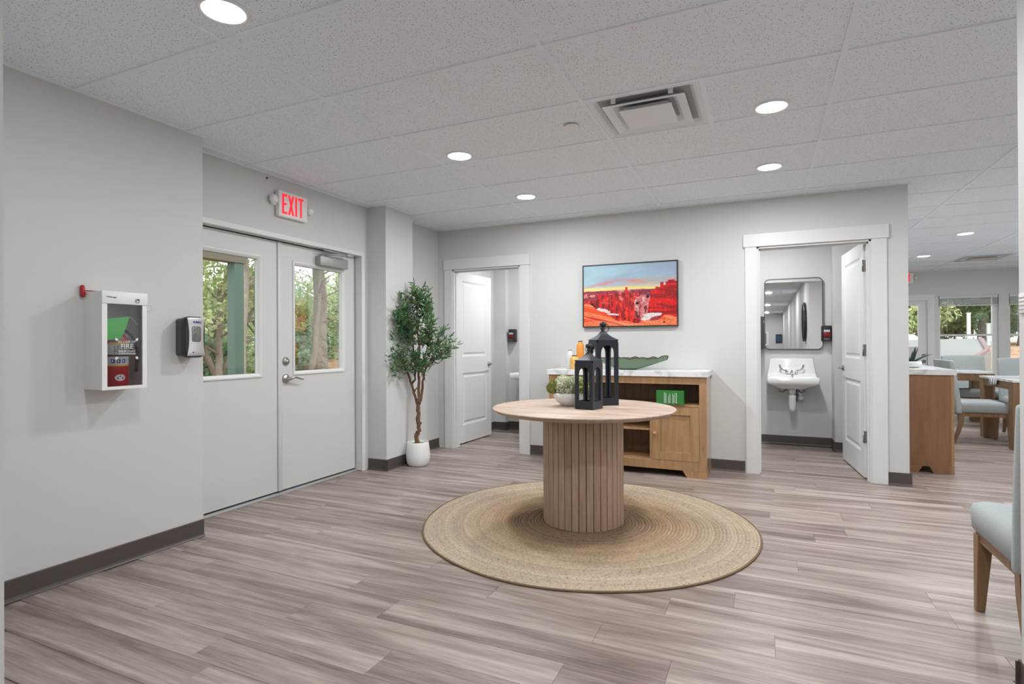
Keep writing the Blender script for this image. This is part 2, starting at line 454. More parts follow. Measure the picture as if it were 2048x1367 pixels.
for jj in range(-4, 18):
    y0, y1 = jj*TY, (jj+1)*TY
    cuts = [y0] + [c for c in (-.857, .715, .76, YB) if y0 < c < y1] + [y1]
    for a, b in zip(cuts[:-1], cuts[1:]):
        b = min(b, 10.9)
        for (xa, xb) in hall_x((a+b)/2):
            if xb < 4.3 and (a+b)/2 > YB: continue          # washroom ceilings are separate
            xb = min(xb, 6*TX)
            for ii in range(-1, 6):
                x0, x1 = max(ii*TX, xa), min((ii+1)*TX, xb)
                if x1 - x0 < .02: continue
                if (ii, jj) == VENT:
                    tile(ii*TX+TX/2, (ii+1)*TX, a, b); continue
                tile(x0, x1, a, b)
            if (a > y0+1e-6): continue
    # cross tees along x at y0
    for (xa, xb) in hall_x(y0 + .001):
        if xb < 4.3 and y0 > YB: continue
        xb = min(xb, 6*TX)
        for ii in range(-1, 6):
            x0, x1 = max(ii*TX, xa), min((ii+1)*TX, xb)
            if x1 - x0 > .05: rail(x0+GW, x1-GW, y0-GW, y0+GW)
for ii in range(0, 7):
    X = ii*TX
    segs = {0: [(.715, YB)], 1: [(-.857, YB)], 2: [(-2.44, YB)], 3: [(-2.44, YB)], 4: [(.76, 10.9)], 5: [(.76, 10.9)], 6: [(.76, 10.9)]}[ii]
    for a, b in segs: rail(X-GW, X+GW, a, b)
rail(VENT[0]*TX+TX/2-GW, VENT[0]*TX+TX/2+GW, VENT[1]*TY+GW, (VENT[1]+1)*TY-GW)
# wall angles
for (x0, x1, y0, y1) in [(.134, .154, -.857, .715), (-.11, -.09, .715, 2.61), (.10, .12, 2.61, 3.05), (-.10, -.08, 3.05, YB), (-.10, 4.41, YB-.02, YB), (4.41, 4.43, YB, 10.9), (4.43, 9.2, 10.88, 10.9)]:
    rail(x0, x1, y0, y1, ZC+.0005)

# walls
struct('wall_left', MB().box(-.30, .134, -.97, .715, 0, 2.6), Mwall)
w = MB()
w.box(-.30, -.11, .715, 2.61, 2.03, 2.6)            # above the double door
w.box(-.30, -.11, 2.535, 2.61, 0, 2.03)
w.box(-.30, -.10, 3.05, 5.67, 0, 2.6)
struct('wall_left_entry', w, Mwall)
struct('wall_pilaster', B(-.30, .10, 2.61, 3.05, 0, 2.6), Mwall)
w = MB()
D1 = (.093, .933, 2.03); D2 = (3.269, 4.151, 2.05)
w.box(-.10, D1[0], YB, YB+.12, 0, 2.5); w.box(D1[0], D1[1], YB, YB+.12, D1[2], 2.5)
w.box(D1[1], D2[0], YB, YB+.12, 0, 2.5); w.box(D2[0], D2[1], YB, YB+.12, D2[2], 2.5)
w.box(D2[1], 4.41, YB, YB+.12, 0, 2.5)
struct('wall_back', w, Mwall)
w = MB()
w.box(4.29, 4.41, YB+.12, 11.0, 0, 2.5)             # side of the washroom block
w.box(1.70, 4.29, 5.55, 5.67, 0, 2.5)
w.box(-.10, 1.58, 5.42, 5.67, 0, 2.5)
w.box(1.58, 1.70, YB+.12, 5.67, 0, 2.5)
w.box(4.02, 4.29, 5.27, 5.55, 0, 2.5)               # chase in the right washroom
w.box(-.10, .08, 5.30, 5.42, 0, 2.5)
struct('wall_washroom', w, Mwall)
struct('ceiling_washroom', MB().box(-.10, 4.29, YB+.12, 5.55, 2.44, 2.47), Mtrim)
w = MB()
w.box(4.11, 4.23, -15.0, .76, 0, 2.6); w.box(4.23, 9.4, .64, .76, 0, 2.6)
struct('wall_right', w, Mwall)
w = MB()
w.box(-.30, 1.46, -.97, -.857, 0, 2.6); w.box(1.34, 1.46, -15, -.97, 0, 2.6)
struct('wall_front', w, Mwall)
struct('wall_corridor', MB().box(1.34, 4.23, -15.1, -15, 0, 2.6), Mwall)
# far dining wall with door and window openings
DD = (5.14, 6.12, 1.975); W1 = (6.26, 7.13, .56, 2.02); W2 = (7.27, 8.14, .56, 2.02)
w = MB()
w.box(4.41, DD[0], 10.9, 11.04, 0, 2.6); w.box(DD[0], DD[1], 10.9, 11.04, DD[2], 2.6); w.box(DD[1], W1[0], 10.9, 11.04, 0, 2.6)
w.box(W1[0], W1[1], 10.9, 11.04, 0, W1[2]); w.box(W1[0], W1[1], 10.9, 11.04, W1[3], 2.6)
w.box(W1[1], W2[0], 10.9, 11.04, 0, 2.6)
w.box(W2[0], W2[1], 10.9, 11.04, 0, W2[2]); w.box(W2[0], W2[1], 10.9, 11.04, W2[3], 2.6)
w.box(W2[1], 9.4, 10.9, 11.04, 0, 2.6)
struct('wall_far', w, Mwall)
# right dining wall, three openings that let daylight in
w = MB()
w.box(9.2, 9.34, .64, 11.04, 0, .7); w.box(9.2, 9.34, .64, 11.04, 2.05, 2.6)
for a, b in [(.64, 2.0), (3.4, 4.4), (5.8, 6.8), (8.2, 11.04)]: w.box(9.2, 9.34, a, b, .7, 2.05)
struct('wall_dining', w, Mwall)

# vinyl cove base: profile swept as straight pieces (a = outward normal)
def base(name, x0, y0, x1, y1, h=.105):
    d = Vector((x1-x0, y1-y0, 0)); L_ = d.length; d.normalize(); n = Vector((d.y, -d.x, 0))
    prof = [(0, 0), (.016, 0), (.016, .003), (.009, .010), (.006, .020), (.005, h-.004), (.003, h), (0, h)]
    V = []
    for t in (0, L_):
        for a, z in prof:
            p = Vector((x0, y0, z)) + d*t + n*a; V.append(tuple(p))
    k = len(prof); F = [tuple(range(k)), tuple(range(k, 2*k))[::-1]] + [(i, i+k, (i+1) % k + k, (i+1) % k) for i in range(k)]
    struct(name, MB().add(V, F), Mbase)
base('baseboard_left', .134, -.857, .134, .715)
base('baseboard_pilaster', -.11, 2.61, .116, 2.61); base('baseboard_pilaster', .10, 2.594, .10, 3.05)
base('baseboard_entry', -.10, 3.05, -.10, YB)
base('baseboard_back', 1.04, YB, 3.163, YB); base('baseboard_back', 4.262, YB, 4.426, YB)
base('baseboard_washroom', 1.70, 5.55, 4.02, 5.55); base('baseboard_washroom', 4.02, 5.55, 4.02, 5.254); base('baseboard_washroom', 4.004, 5.27, 4.29, 5.27)
base('baseboard_washroom', 4.29, 5.27, 4.29, YB+.12)
base('baseboard_washroom', -.10, YB+.2, -.10, 5.30); base('baseboard_washroom', -.10, 5.30, .096, 5.30); base('baseboard_washroom', .08, 5.284, .08, 5.42); base('baseboard_washroom', .08, 5.42, 1.58, 5.42)
base('baseboard_right', 4.11, .776, 4.11, -15)
base('baseboard_right', 9.2, .76, 4.094, .76) 
base('baseboard_far', 6.20, 10.9, 9.2, 10.9); base('baseboard_far', 4.41, 10.9, 5.06, 10.9)
base('baseboard_front', 1.46, -15, 1.46, -.841)

# door casings (craftsman: flat legs, thicker header with ears)
def casing(n, x0, x1, zt, wl, ear):
    m = MB()
    m.box(x0-wl, x0, YB-.018, YB, 0, zt); m.box(x1, x1+wl+.012, YB-.018, YB, 0, zt)
    m.box(x0-wl-ear, x1+wl+.012+ear, YB-.026, YB, zt, zt+.115)
    m.box(x0-.004, x0+.018, YB-.004, YB+.12, 0, zt); m.box(x1-.018, x1+.004, YB-.004, YB+.12, 0, zt)
    m.box(x0, x1, YB-.004, YB+.12, zt-.018, zt+.002)
    m.box(x0+.018, x0+.030, YB+.03, YB+.065, 0, zt-.018); m.box(x1-.030, x1-.018, YB+.03, YB+.065, 0, zt-.018)
    m.box(x0+.018, x1-.018, YB+.03, YB+.065, zt-.030, zt-.018)
    struct('trim_%d' % n, m, Mtrim, .0015)
casing(1, D1[0], D1[1], D1[2], .10, .006)
casing(2, D2[0], D2[1], D2[2], .097, .014)

# two panel interior doors
def panel_door(n, w, h, zs, label):
    # local: hinge at origin, leaf along +x, thickness along y (0..-.035), front face y=0
    root = thing('door_%d' % n, label, None); root['kind'] = 'structure'
    t = .036; m = MB()
    px0, px1 = .125, w-.125
    rows = zs
    m.box(0, px0, -t, 0, 0, h); m.box(px1, w, -t, 0, 0, h)
    zz = [0] + [v for r in rows for v in r] + [h]
    for a, b in zip(zz[0::2], zz[1::2]): m.box(px0, px1, -t, 0, a, b)
    leaf = m.build('leaf', Mdoor, root)
    for a, b in rows:
        q = MB()
        for s, yf in ((1, 0), (-1, -t)):
            ring = [(0, 0), (.014, -.007), (.030, -.009), (.050, -.002)]
            V = []; F = []
            for ins, dy in ring:
                for (xx, zz_) in ((px0+ins, a+ins), (px1-ins, a+ins), (px1-ins, b-ins), (px0+ins, b-ins)):
                    V.append((xx, yf + s*dy, zz_))
            for i in range(3):
                for k in range(4):
                    f = (i*4+k, i*4+(k+1) % 4, (i+1)*4+(k+1) % 4, (i+1)*4+k); F.append(f if s > 0 else f[::-1])
            F.append((12, 13, 14, 15) if s > 0 else (15, 14, 13, 12))
            q.add(V, F)
        q.build('door_panel', Mdoor, root)
    for z in (.30, 1.05, 1.78):
        hb = MB()
        hb.box(-.0025, 0, -.036, .0, z, z+.10)
        hb.tube([(-.006, .005, z), (-.006, .005, z+.10)], .0065, 8)
        hb.build('hinge', Msteel, root)
    # lever handles both sides
    hz = .915
    for s, yf in ((1, 0), (-1, -t)):
        k = MB()
        k.lathe([(.0001, 0), (.030, 0), (.030, .004), (.026, .010), (.014, .014), (.011, .03), (.011, .048), (.0001, .050)], 20, (0, 0, 0), 1)
        k.tube([(0, .043, 0), (-.02, .045, .002), (-.05, .047, .004), (-.085, .044, -.003), (-.10, .043, -.006)], [.009, .009, .008, .006, .005], 8)
        k.xf(Matrix.Translation((w-.065, yf, hz)) @ Matrix.Diagonal((1, s, 1, 1)))
        k.build('door_handle', Mnickel, root)
    return root
zs = [(.21, .825), (1.02, 1.92)]
d1 = panel_door(1, .835, 2.02, zs, 'white two-panel door opened into the left washroom')
d1.location = (.031, 3.985, .014); d1.rotation_euler = (0, 0, math.atan2(.86, .033))
d2 = panel_door(2, .86, 2.04, zs, 'white two-panel door opened into the right washroom')
d2.location = (4.112, 3.985, .014); d2.rotation_euler = (0, 0, math.atan2(.86, -.067))

# double entrance door (structure) with glazed lites
XD = -.19
dfr = struct('door_3', MB().box(-.27, -.125, .70, .735, 0, 2.03).box(-.27, -.125, 2.525, 2.545, 0, 2.03).box(-.27, -.125, .735, 2.525, 2.012, 2.035)
             .box(-.125, -.106, .68, .735, 0, 2.05).box(-.125, -.106, 2.52, 2.56, 0, 2.05).box(-.125, -.106, .735, 2.52, 2.012, 2.05), Mtrim, .002)
struct('door_3_gap', MB().box(-.232, XD-.012, .735, .7545, .005, 2.01).box(-.232, XD-.012, 2.513, 2.526, .005, 2.01).box(-.232, XD-.012, .735, 2.525, 2.004, 2.013).box(-.232, XD-.014, .735, 2.525, .012, .026), Mgap)
struct('trim_3', MB().prism([(-.30, 0), (-.165, 0), (-.165, .004), (-.185, .013), (-.24, .016), (-.30, .016)], 1, .735, 2.525), Malu)
def lite_leaf(y0, y1, gy0, gy1, gz0, gz1):
    m = MB(); x0, x1 = XD-.042, XD
    m.box(x0, x1, y0, gy0, .026, 2.004); m.box(x0, x1, gy1, y1, .026, 2.004)
    m.box(x0, x1, gy0, gy1, .026, gz0); m.box(x0, x1, gy0, gy1, gz1, 2.004)
    lf = m.build('door_leaf', Mmetaldoor, dfr)
    b = .030; f = MB()
    for xx, s in ((XD, 1), (x0, -1)):
        prof = [(-.001, 0), (.004, .010), (.012, .010), (.018, .003), (.022, 0)]
        o = [(gy0-b, gz0-b), (gy1+b, gz0-b), (gy1+b, gz1+b), (gy0-b, gz1+b)]
        V = []; F = []
        ins = [(0, 0), (.004, .010), (.014, .011), (.024, .006), (.034, -.004)]
        for a, h in ins:
            for (yy, z_) in ((gy0-b+a, gz0-b+a), (gy1+b-a, gz0-b+a), (gy1+b-a, gz1+b-a), (gy0-b+a, gz1+b-a)):
                V.append((xx + s*h, yy, z_))
        for i in range(4):
            for k in range(4):
                q = (i*4+k, i*4+(k+1) % 4, (i+1)*4+(k+1) % 4, (i+1)*4+k); F.append(q if s > 0 else q[::-1])
        f.add(V, F)
    f.build('lite_frame', Mtrim, dfr)
    B(XD-.022, XD-.018, gy0-.006, gy1+.006, gz0-.006, gz1+.006).build('pane', Mglass, dfr)
lite_leaf(.754, 1.597, .855, 1.418, .965, 1.845)
lite_leaf(1.600, 2.513, 1.782, 2.345, .965, 1.845)
B(XD, XD+.012, 1.597, 1.636, .026, 2.004).build('astragal', Mmetaldoor, dfr, .003)
k = MB(); k.lathe([(.0001, 0), (.034, 0), (.034, .006), (.026, .014), (.016, .018), (.015, .026), (.0001, .027)], 24, (XD, 1.683, 1.052), 0); k.build('deadbolt', Mnickel, dfr)
k = MB(); k.lathe([(.0001, 0), (.038, 0), (.038, .006), (.030, .012), (.022, .016), (.013, .022), (.013, .05), (.0001, .052)], 24, (XD, 1.683, .912), 0)
k.tube([(XD+.045, 1.683, .912), (XD+.05, 1.71, .920), (XD+.052, 1.74, .922), (XD+.050, 1.77, .914), (XD+.05, 1.80, .903), (XD+.05, 1.83, .900)], [.010, .010, .009, .008, .006, .004], 10)
k.build('lever_handle', Mnickel, dfr)
cl = thing('door_closer', 'grey hydraulic closer box with arm on top of the glazed entrance door leaf', 'door closer', (XD, 2.01, 1.867))
B(XD+.001, XD+.062, 2.01, 2.36, 1.868, 1.950).build('housing', Mclosegrey, cl, .006, 2, world=True)
a = MB(); a.box(XD+.03, XD+.05, 2.05, 2.06, 1.95, 1.972); a.tube([(XD+.04, 2.055, 1.965), (XD+.12, 2.20, 1.975), (XD+.085, 2.335, 1.985)], .009, 6)
a.tube([(XD+.085, 2.33, 1.982), (XD+.095, 2.20, 1.990), (-.11, 2.03, 1.998)], .008, 6)
a.build('closer_arm', Mclosegrey, cl, world=True)
a = MB(); a.box(-.115, -.085, 2.30, 2.38, 1.975, 2.0); a.build('arm_shoe', Mclosegrey, cl, .004, 2, world=True)

# far dining door and windows
fd = struct('door_4', MB().box(DD[0], DD[0]+.03, 10.89, 11.03, 0, DD[2]).box(DD[1]-.03, DD[1], 10.89, 11.03, 0, DD[2]).box(DD[0]+.03, DD[1]-.03, 10.89, 11.03, DD[2]-.03, DD[2]), Mtrim)
m = MB(); m.box(DD[0]+.034, 5.36, 10.925, 10.965, .02, 1.94); m.box(5.95, DD[1]-.036, 10.925, 10.965, .02, 1.94); m.box(5.36, 5.95, 10.925, 10.965, .02, 1.09); m.box(5.36, 5.95, 10.925, 10.965, 1.86, 1.94)
m.build('door_leaf', Mtrim, fd)
B(5.36, 5.95, 10.942, 10.948, 1.09, 1.86).build('pane', Mglass, fd)
for z in (.82, .93):
    k = MB(); k.lathe([(.0001, 0), (.035, 0), (.03, -.015), (.014, -.03), (.0001, -.035)], 16, (6.035, 10.925, z), 1)
    if z < .9: k.tube([(6.035, 10.885, z), (5.99, 10.88, z), (5.94, 10.88, z-.005)], .009, 6)
    k.build('door_handle', Mnickel, fd)
struct('trim_4', MB().box(DD[0]-.08, DD[0], 10.885, 10.9, 0, DD[2]+.08).box(DD[1], DD[1]+.075, 10.885, 10.9, 0, DD[2]+.08).box(DD[0], DD[1], 10.885, 10.9, DD[2], DD[2]+.08), Mtrim)
for n, W in ((1, W1), (2, W2)):
    x0, x1, z0, z1 = W
    wf = struct('window_%d' % n, MB().box(x0, x0+.035, 10.96, 11.02, z0, z1).box(x1-.075, x1, 10.96, 11.02, z0, z1).box(x0+.035, x1-.075, 10.96, 11.02, z0, z0+.04).box(x0+.035, x1-.075, 10.96, 11.02, z1-.04, z1).box(x0+.035, x1-.075, 10.965, 11.01, 1.285, 1.318), Mtrim)
    B(x0+.035, x1-.075, 10.985, 10.989, z0+.04, 1.285).build('pane', Mglass, wf)
    B(x0+.035, x1-.075, 10.995, 10.999, 1.318, z1-.04).build('pane', Mglass, wf)
    struct('trim_%d' % (4+n), MB().box(x0-.02, x1+.02, 10.86, 10.97, z0-.03, z0), Mtrim)
    bl = thing('window_blind', ['', 'white venetian blind drawn up at the dining window beside the door', 'white venetian blind drawn up at the dining window farther right'][n], 'blind', (x0+.01, 10.93, z1-.18), group=None)
    B(x0+.01, x1-.01, 10.905, 10.955, z1-.05, z1-.002).build('head_rail', Mblind, bl, world=True)
    for i in range(9):
        B(x0+.015, x1-.015, 10.908, 10.952, z1-.066-i*.012, z1-.060-i*.012).build('slat', Mslat, bl, world=True)
    B(x0+.012, x1-.012, 10.908, 10.952, z1-.19, z1-.172).build('bottom_rail', Mblind, bl, world=True)
    MB().tube([(x0+.12, 10.90, z1-.04), (x0+.12, 10.90, z1-.75)], .003, 5).build('wand', Mblind, bl, world=True)

# ---------------------------------------------------------------- lamps
def downlight(x, y, label, power=LAMP_W, z=ZC, group='recessed round ceiling lights', r=.078):
    t = thing('ceiling_light', label, 'ceiling light', (x, y, z), group=group)
    MB().lathe([(r, -.0015), (r+.004, -.004), (r+.014, -.004), (r+.017, 0), (r+.017, .004), (r, .004)], 40, cap=False).build('trim_ring', Mwhite, t)
    MB().lathe([(.0001, -.0035), (r*.7, -.0035), (r, -.002), (r, .002)], 40).build('diffuser', Mlight, t)
    l = bpy.data.lights.new('lamp', 'AREA'); l.shape = 'DISK'; l.size = 2*r*.95; l.energy = power; l.color = (.95, .98, 1.0)
    o = link('lamp', l, t, (0, 0, -.006))
    return t
downlight(1.42, -.15, 'round recessed ceiling light nearest above the fire extinguisher cabinet', 7.5)
downlight(1.42, 1.69, 'round recessed ceiling light level with the exit sign')
downlight(1.42, 2.87, 'round recessed ceiling light closest to the left washroom door')
downlight(3.37, 1.72, 'round recessed ceiling light just right of the square air vent')
downlight(3.37, 2.87, 'round recessed ceiling light closest to the right washroom door')
downlight(3.37, -.15, 'round recessed ceiling light over the lobby opening')
for yy in (4.80, 2.87): downlight(5.54, yy, 'round recessed ceiling light on the dining side out of direct view', group='dining lights out of view')
downlight(5.54, 6.68, 'larger looking round ceiling light over the dining tables')
downlight(5.54, 8.60, 'smaller looking round ceiling light beside the dining exit sign')
for yy in (5.7, 8.60, 2.9): downlight(7.5, yy, 'round recessed ceiling light on the right side of the dining room', group='dining lights out of view')
for k_, yy in enumerate((-3.2, -5.7, -8.4, -11.0, -13.6)):
    downlight(3.0 if k_ % 2 else 3.45, yy, 'round ceiling light of the corridor seen in the washroom mirror', 26.0, group='corridor lights in the mirror')
downlight(3.35, 4.72, 'round ceiling light inside the right washroom', BATH_W, 2.44, 'washroom lights')
downlight(.85, 4.72, 'round ceiling light inside the left washroom', BATH_W, 2.44, 'washroom lights')

# ---------------------------------------------------------------- ceiling fittings
v = thing('ceiling_vent', 'square white stepped supply air vent set in the ceiling grid', 'air vent', (2.7432, 1.524, ZC))
def frus(mb, a, za, b, zb):
    V = [(-a, -a, za), (a, -a, za), (a, a, za), (-a, a, za), (-b, -b, zb), (b, -b, zb), (b, b, zb), (-b, b, zb)]
    mb.add(V, [(i, (i+1) % 4, 4+(i+1) % 4, 4+i) for i in range(4)])
m = MB(); frus(m, .294, .004, .280, .000); frus(m, .280, .000, .262, .006); frus(m, .262, .006, .243, .022); frus(m, .243, .022, .232, .05); frus(m, .232, .05, .225, .085); m.build('outer_frame', Mvent, v)
m = MB(); frus(m, .218, -.012, .216, -.009); frus(m, .218, -.012, .172, -.001); frus(m, .172, -.001, .150, .020); frus(m, .150, .02, .135, .055); frus(m, .216, -.009, .150, .026); m.build('middle_cone', Mvent, v)
m = MB(); frus(m, .140, -.018, .11, .012); m.add([(-.14, -.14, -.018), (.14, -.14, -.018), (.14, .14, -.018), (-.14, .14, -.018)], [(3, 2, 1, 0)]); m.build('inner_plate', Mvent, v)
for sx in (-1, 1):
    for sy in (-1, 1): B(sx*.15-.012, sx*.15+.012, sy*.235-.003, sy*.235+.003, -.008, .045).build('bracket', Mwhite, v)
MB().lathe([(.10, .03), (.11, .03), (.11, .10), (.10, .10), (.10, .03)], 8, cap=False).build('duct_collar', Mclosegrey, v)
B(-.29, .29, -.29, .29, .095, .1).build('duct_back', Mdarkgrey, v)
v2 = thing('ceiling_vent', 'grey metal return vent in the dining room ceiling', 'air vent', (6.42, 9.25, ZC))
m = MB(); frus(m, .29, .002, .25, -.012); frus(m, .25, -.012, .22, .03); m.build('outer_frame', Msilver, v2)
m = MB(); frus(m, .17, -.02, .12, .01); m.add([(-.17, -.17, -.02), (.17, -.17, -.02), (.17, .17, -.02), (-.17, .17, -.02)], [(3, 2, 1, 0)]); m.build('inner_plate', Msilver, v2)
B(-.25, .25, -.25, .25, .04, .045).build('duct_back', Mdarkgrey, v2)
s_ = thing('sprinkler_cover', 'flat round white sprinkler cover plate left of the square air vent', 'sprinkler cover', (2.285, 1.508, ZC))
MB().lathe([(.0001, -.007), (.040, -.007), (.043, -.004), (.043, 0)], 32).build('plate', Mwhite, s_)
MB().lathe([(.034, -.004), (.034, .0058)], 32, cap=False).build('collar', Mdarkgrey, s_)

# ---------------------------------------------------------------- exit signs
def exit_sign(loc, rotz, label):
    # local: faces -y, wall at y=0, centre origin
    t = thing('exit_sign', label, 'exit sign', loc, rotz)
    B(-.148, .148, -.045, -.002, -.10, .10).build('housing', Mwhite, t, .008, 3)
    m = MB(); h = .077; st = .018; yb, yf = -.0475, -.0445
    def bar(x0, x1, z0, z1): m.box(x0, x1, yb, yf, z0, z1)
    x = -.118
    bar(x, x+st, -h, h); bar(x+st, x+.050, h-st, h); bar(x+st, x+.044, -.0085, .0085); bar(x+st, x+.050, -h, -h+st)
    x = -.055
    for sgn in (1, -1):
        p = [(x-.004, -h), (x+.015, -h), (x+.058, h), (x+.039, h)]
        if sgn < 0: p = [(x+.039, -h), (x+.058, -h), (x+.015, h), (x-.004, h)]
        m.prism(p, 1, yb + (0 if sgn > 0 else .0006), yf)
    x = .014; bar(x, x+st, -h, h)
    x = .046; bar(x+.019, x+.019+st, -h, h-st); bar(x, x+.055, h-st, h)
    m.build('lettering', Mredlit, t)
    for s in (-1, 1):
        k = MB(); k.lathe([(.0001, -.052), (.030, -.052), (.034, -.046), (.034, -.022), (.028, -.014), (.0001, -.014)], 28, (s*.185, 0, .02 if s < 0 else .0), 1)
        hd = k.build('lamp_head', Mwhite, t)
        MB().lathe([(.024, -.0525), (.026, -.054), (.028, -.0525)], 28, (s*.185, 0, .02 if s < 0 else .0), 1, cap=False).build('bezel', mat('grey lens ring', (.45, .45, .45), .4), hd)
    m = MB().box(-.19, .19, -.018, -.002, -.02, .012); m.build('mounting_bar', Mwhite, t)
    return t
exit_sign((-.11, 1.652, 2.28), PI/2, 'white exit sign with red letters and two lamp heads above the double doors')
exit_sign((5.725, 10.9, 2.37), 0, 'exit sign partly hidden on the far dining room wall')
sp = setp(MB().lathe([(.0001, 0), (.007, 0), (.006, .008), (.0001, .012)], 10, (0, 0, 0), 0).build('wall_sensor', Mblack), 'tiny black sensor dot on the wall high above the entrance doors', 'sensor'); sp.location = (-.11, 1.43, 2.452)

# ---------------------------------------------------------------- extinguisher cabinet
X0 = .134
cb = thing('extinguisher_cabinet', 'white wall cabinet with a smoky window holding a fire extinguisher', 'extinguisher cabinet', (X0, .046, .962))
m = MB(); xf = X0+.150; y0, y1, z0, z1 = .046, .268, .962, 1.462
m.box(X0, xf-.006, y0, y0+.004, z0, z1); m.box(X0, xf-.006, y1-.004, y1, z0, z1); m.box(X0, xf-.006, y0+.004, y1-.004, z0, z0+.004); m.box(X0, xf-.006, y0+.004, y1-.004, z1-.004, z1); m.box(X0, X0+.003, y0+.004, y1-.004, z0+.004, z1-.004)
m.build('body', Mwhite, cb, world=True)
m = MB(); m.box(xf-.006, xf+.006, y0-.001, y0+.024, z0-.002, z1-.062); m.box(xf-.006, xf+.006, y1-.022, y1+.001, z0-.002, z1-.062); m.box(xf-.006, xf+.006, y0+.024, y1-.022, z0-.002, z0+.014)
m.build('door_frame', Mwhite, cb, world=True)
B(xf-.004, xf+.009, y0-.002, y1+.004, z1-.062, z1+.002).build('header', Mwhite, cb, .002, 2, world=True)
B(xf-.001, xf+.001, y0+.024, y1-.022, z0+.014, z1-.062).build('window_pane', Mtint, cb, world=True)
MB().lathe([(.0001, 0), (.012, 0), (.012, .003), (.008, .005), (.008, .002), (.0001, .002)], 20, (xf+.009, y1-.05, z1-.040), 0).build('lock', Mnickel, cb, world=True)
m = MB()
for i, (a, b) in enumerate([(0, .006), (.008, .018), (.020, .028), (.030, .050)]): m.box(xf+.009, xf+.0096, y0+.018+a, y0+.018+b-.001, z1-.030 - .001*i, z1-.024 - (.001 if i < 3 else .003))
m.build('maker_mark', Mgreytext, cb, world=True)
# break-glass lettering printed on the pane
cy_ = y0+.122
for i, (tx, sz, zz) in enumerate([('IN CASE OF', .017, 1.205), ('FIRE', .036, 1.180), ('BREAK GLASS', .014, 1.156), ('WITH HAMMER', .013, 1.142)]):
    q = text_mesh(tx, sz, Mprint, 'lettering', cb, (xf+.0025-X0, cy_-.046, zz-.962), (PI/2, 0, PI/2), .0003)
for (dy, dz) in ((-.052, .035), (.052, .035), (-.052, -.055), (.052, -.055)):
    sy, sz_ = (1 if dy > 0 else -1), (1 if dz > 0 else -1)
    p = [(dy*.75, dz*.8-.0), (dy*.75+sy*.010, dz*.8+sz_*.012), (dy+sy*.004, dz), (dy, dz+sz_*.006)]
    m = MB(); c0 = (cy_+dy*.85, 1.178+dz*.9)
    a = [(c0[0], c0[1]), (c0[0]+sy*.012, c0[1]+sz_*.002), (c0[0]+sy*.014, c0[1]+sz_*.016), (c0[0]+sy*.001, c0[1]+sz_*.013)]
    if sy*sz_ < 0: a = a[::-1]
    m.prism([(q[0], q[1]) for q in a], 0, xf+.001, xf+.0018).build('arrow', Mprint, cb, world=True)
# red hammer clipped to the wall by a wire
hm = thing('break_glass_hammer', 'small red breaker hammer on the wall at the cabinet top', 'hammer', (X0, .045, 1.43))
MB().lathe([(.0001, 0), (.0085, .002), (.010, .010), (.010, .052), (.0085, .060), (.0001, .062)], 16, (X0+.012, .035, 1.435)).build('head', Mred, hm, world=True)
MB().tube([(X0+.014, .044, 1.468), (X0+.03, .075, 1.468), (X0+.05, .12, 1.467)], [.003, .003, .002], 6).build('handle', Mred, hm, world=True)
MB().torus((X0+.152, .280, 1.385), .017, .0008, 0, 20, 5, -2.2, 2.2).build('wire_loop', Mnickel, hm, world=True)
# extinguisher
ex = thing('fire_extinguisher', 'red fire extinguisher with instruction label standing in the wall cabinet', 'fire extinguisher', (X0+.078, .152, .967))
R_ = .060
MB().lathe([(.0001, 0), (.054, 0), (R_, .006), (R_, .24), (.055, .262), (.035, .285), (.018, .298), (.018, .312), (.0001, .312)], 40).build('cylinder', Mred, ex)
m = MB(); m.lathe([(.018, .312), (.020, .314), (.020, .335), (.014, .34), (.0001, .34)], 16); m.box(-.012, .012, -.05, .03, .335, .347); m.box(-.010, .010, -.06, .03, .352, .362)
m.build('valve_handle', Mblack, ex, .002)
def wrap(r, a0, a1, za, zb, seg=20):
    V = []; F = []
    for i in range(seg+1):
        a = a0+(a1-a0)*i/seg
        V += [(r*math.cos(a), r*math.sin(a), za), (r*math.cos(a), r*math.sin(a), zb)]
    for i in range(seg): F.append((2*i, 2*i+2, 2*i+3, 2*i+1))
    return MB().add(V, F, True)
lb = wrap(R_+.0006, -2.2, 1.5, .115, .228).build('label', Mlabel, ex)
wrap(R_+.0010, -.95, .7, .222, .236).build('label_band', Myel, ex)
wrap(R_+.0010, -.95, .7, .112, .118).build('label_band', Myel, ex)
wrap(R_+.0014, -2.4, 1.8, .162, .172).build('strap', Mblack, ex)
m = MB()
for zz in (.178, .187, .196, .205, .214):
    for a in np.arange(-.62, .72, .22):
        q = wrap(R_+.0015, a, a+.13+.05*math.sin(a*37+zz*900), zz, zz+.004, 3); m.add(q.v, q.f)
m.build('label_text', Mgreytext, ex)
m = MB()
for a in (-.80, -.40, .0):
    q = wrap(R_+.0016, a, a+.26, .128, .148, 4); m.add(q.v, q.f)
m.build('pictogram', Mnavy, ex)
m = MB()
for a in (-.80, -.40, .0):
    q = wrap(R_+.0019, a+.06, a+.15, .133, .144, 3); m.add(q.v, q.f)
m.build('pictogram_figure', Mprint, ex)
V = [(R_+.0012, 0, .055)]; m = MB()
el = [(math.cos(t)*.40, math.sin(t)*.017+.052) for t in np.linspace(0, 2*PI, 24, endpoint=False)]
V = [(R_*1.012*math.cos(-.15+a), R_*1.012*math.sin(-.15+a), z) for a, z in el]; V.append((R_*1.02*math.cos(-.15), R_*1.02*math.sin(-.15), .052))
MB().add(V, [(i, (i+1) % 24, 24) for i in range(24)]).build('emblem', Mprint, ex)
m = MB()
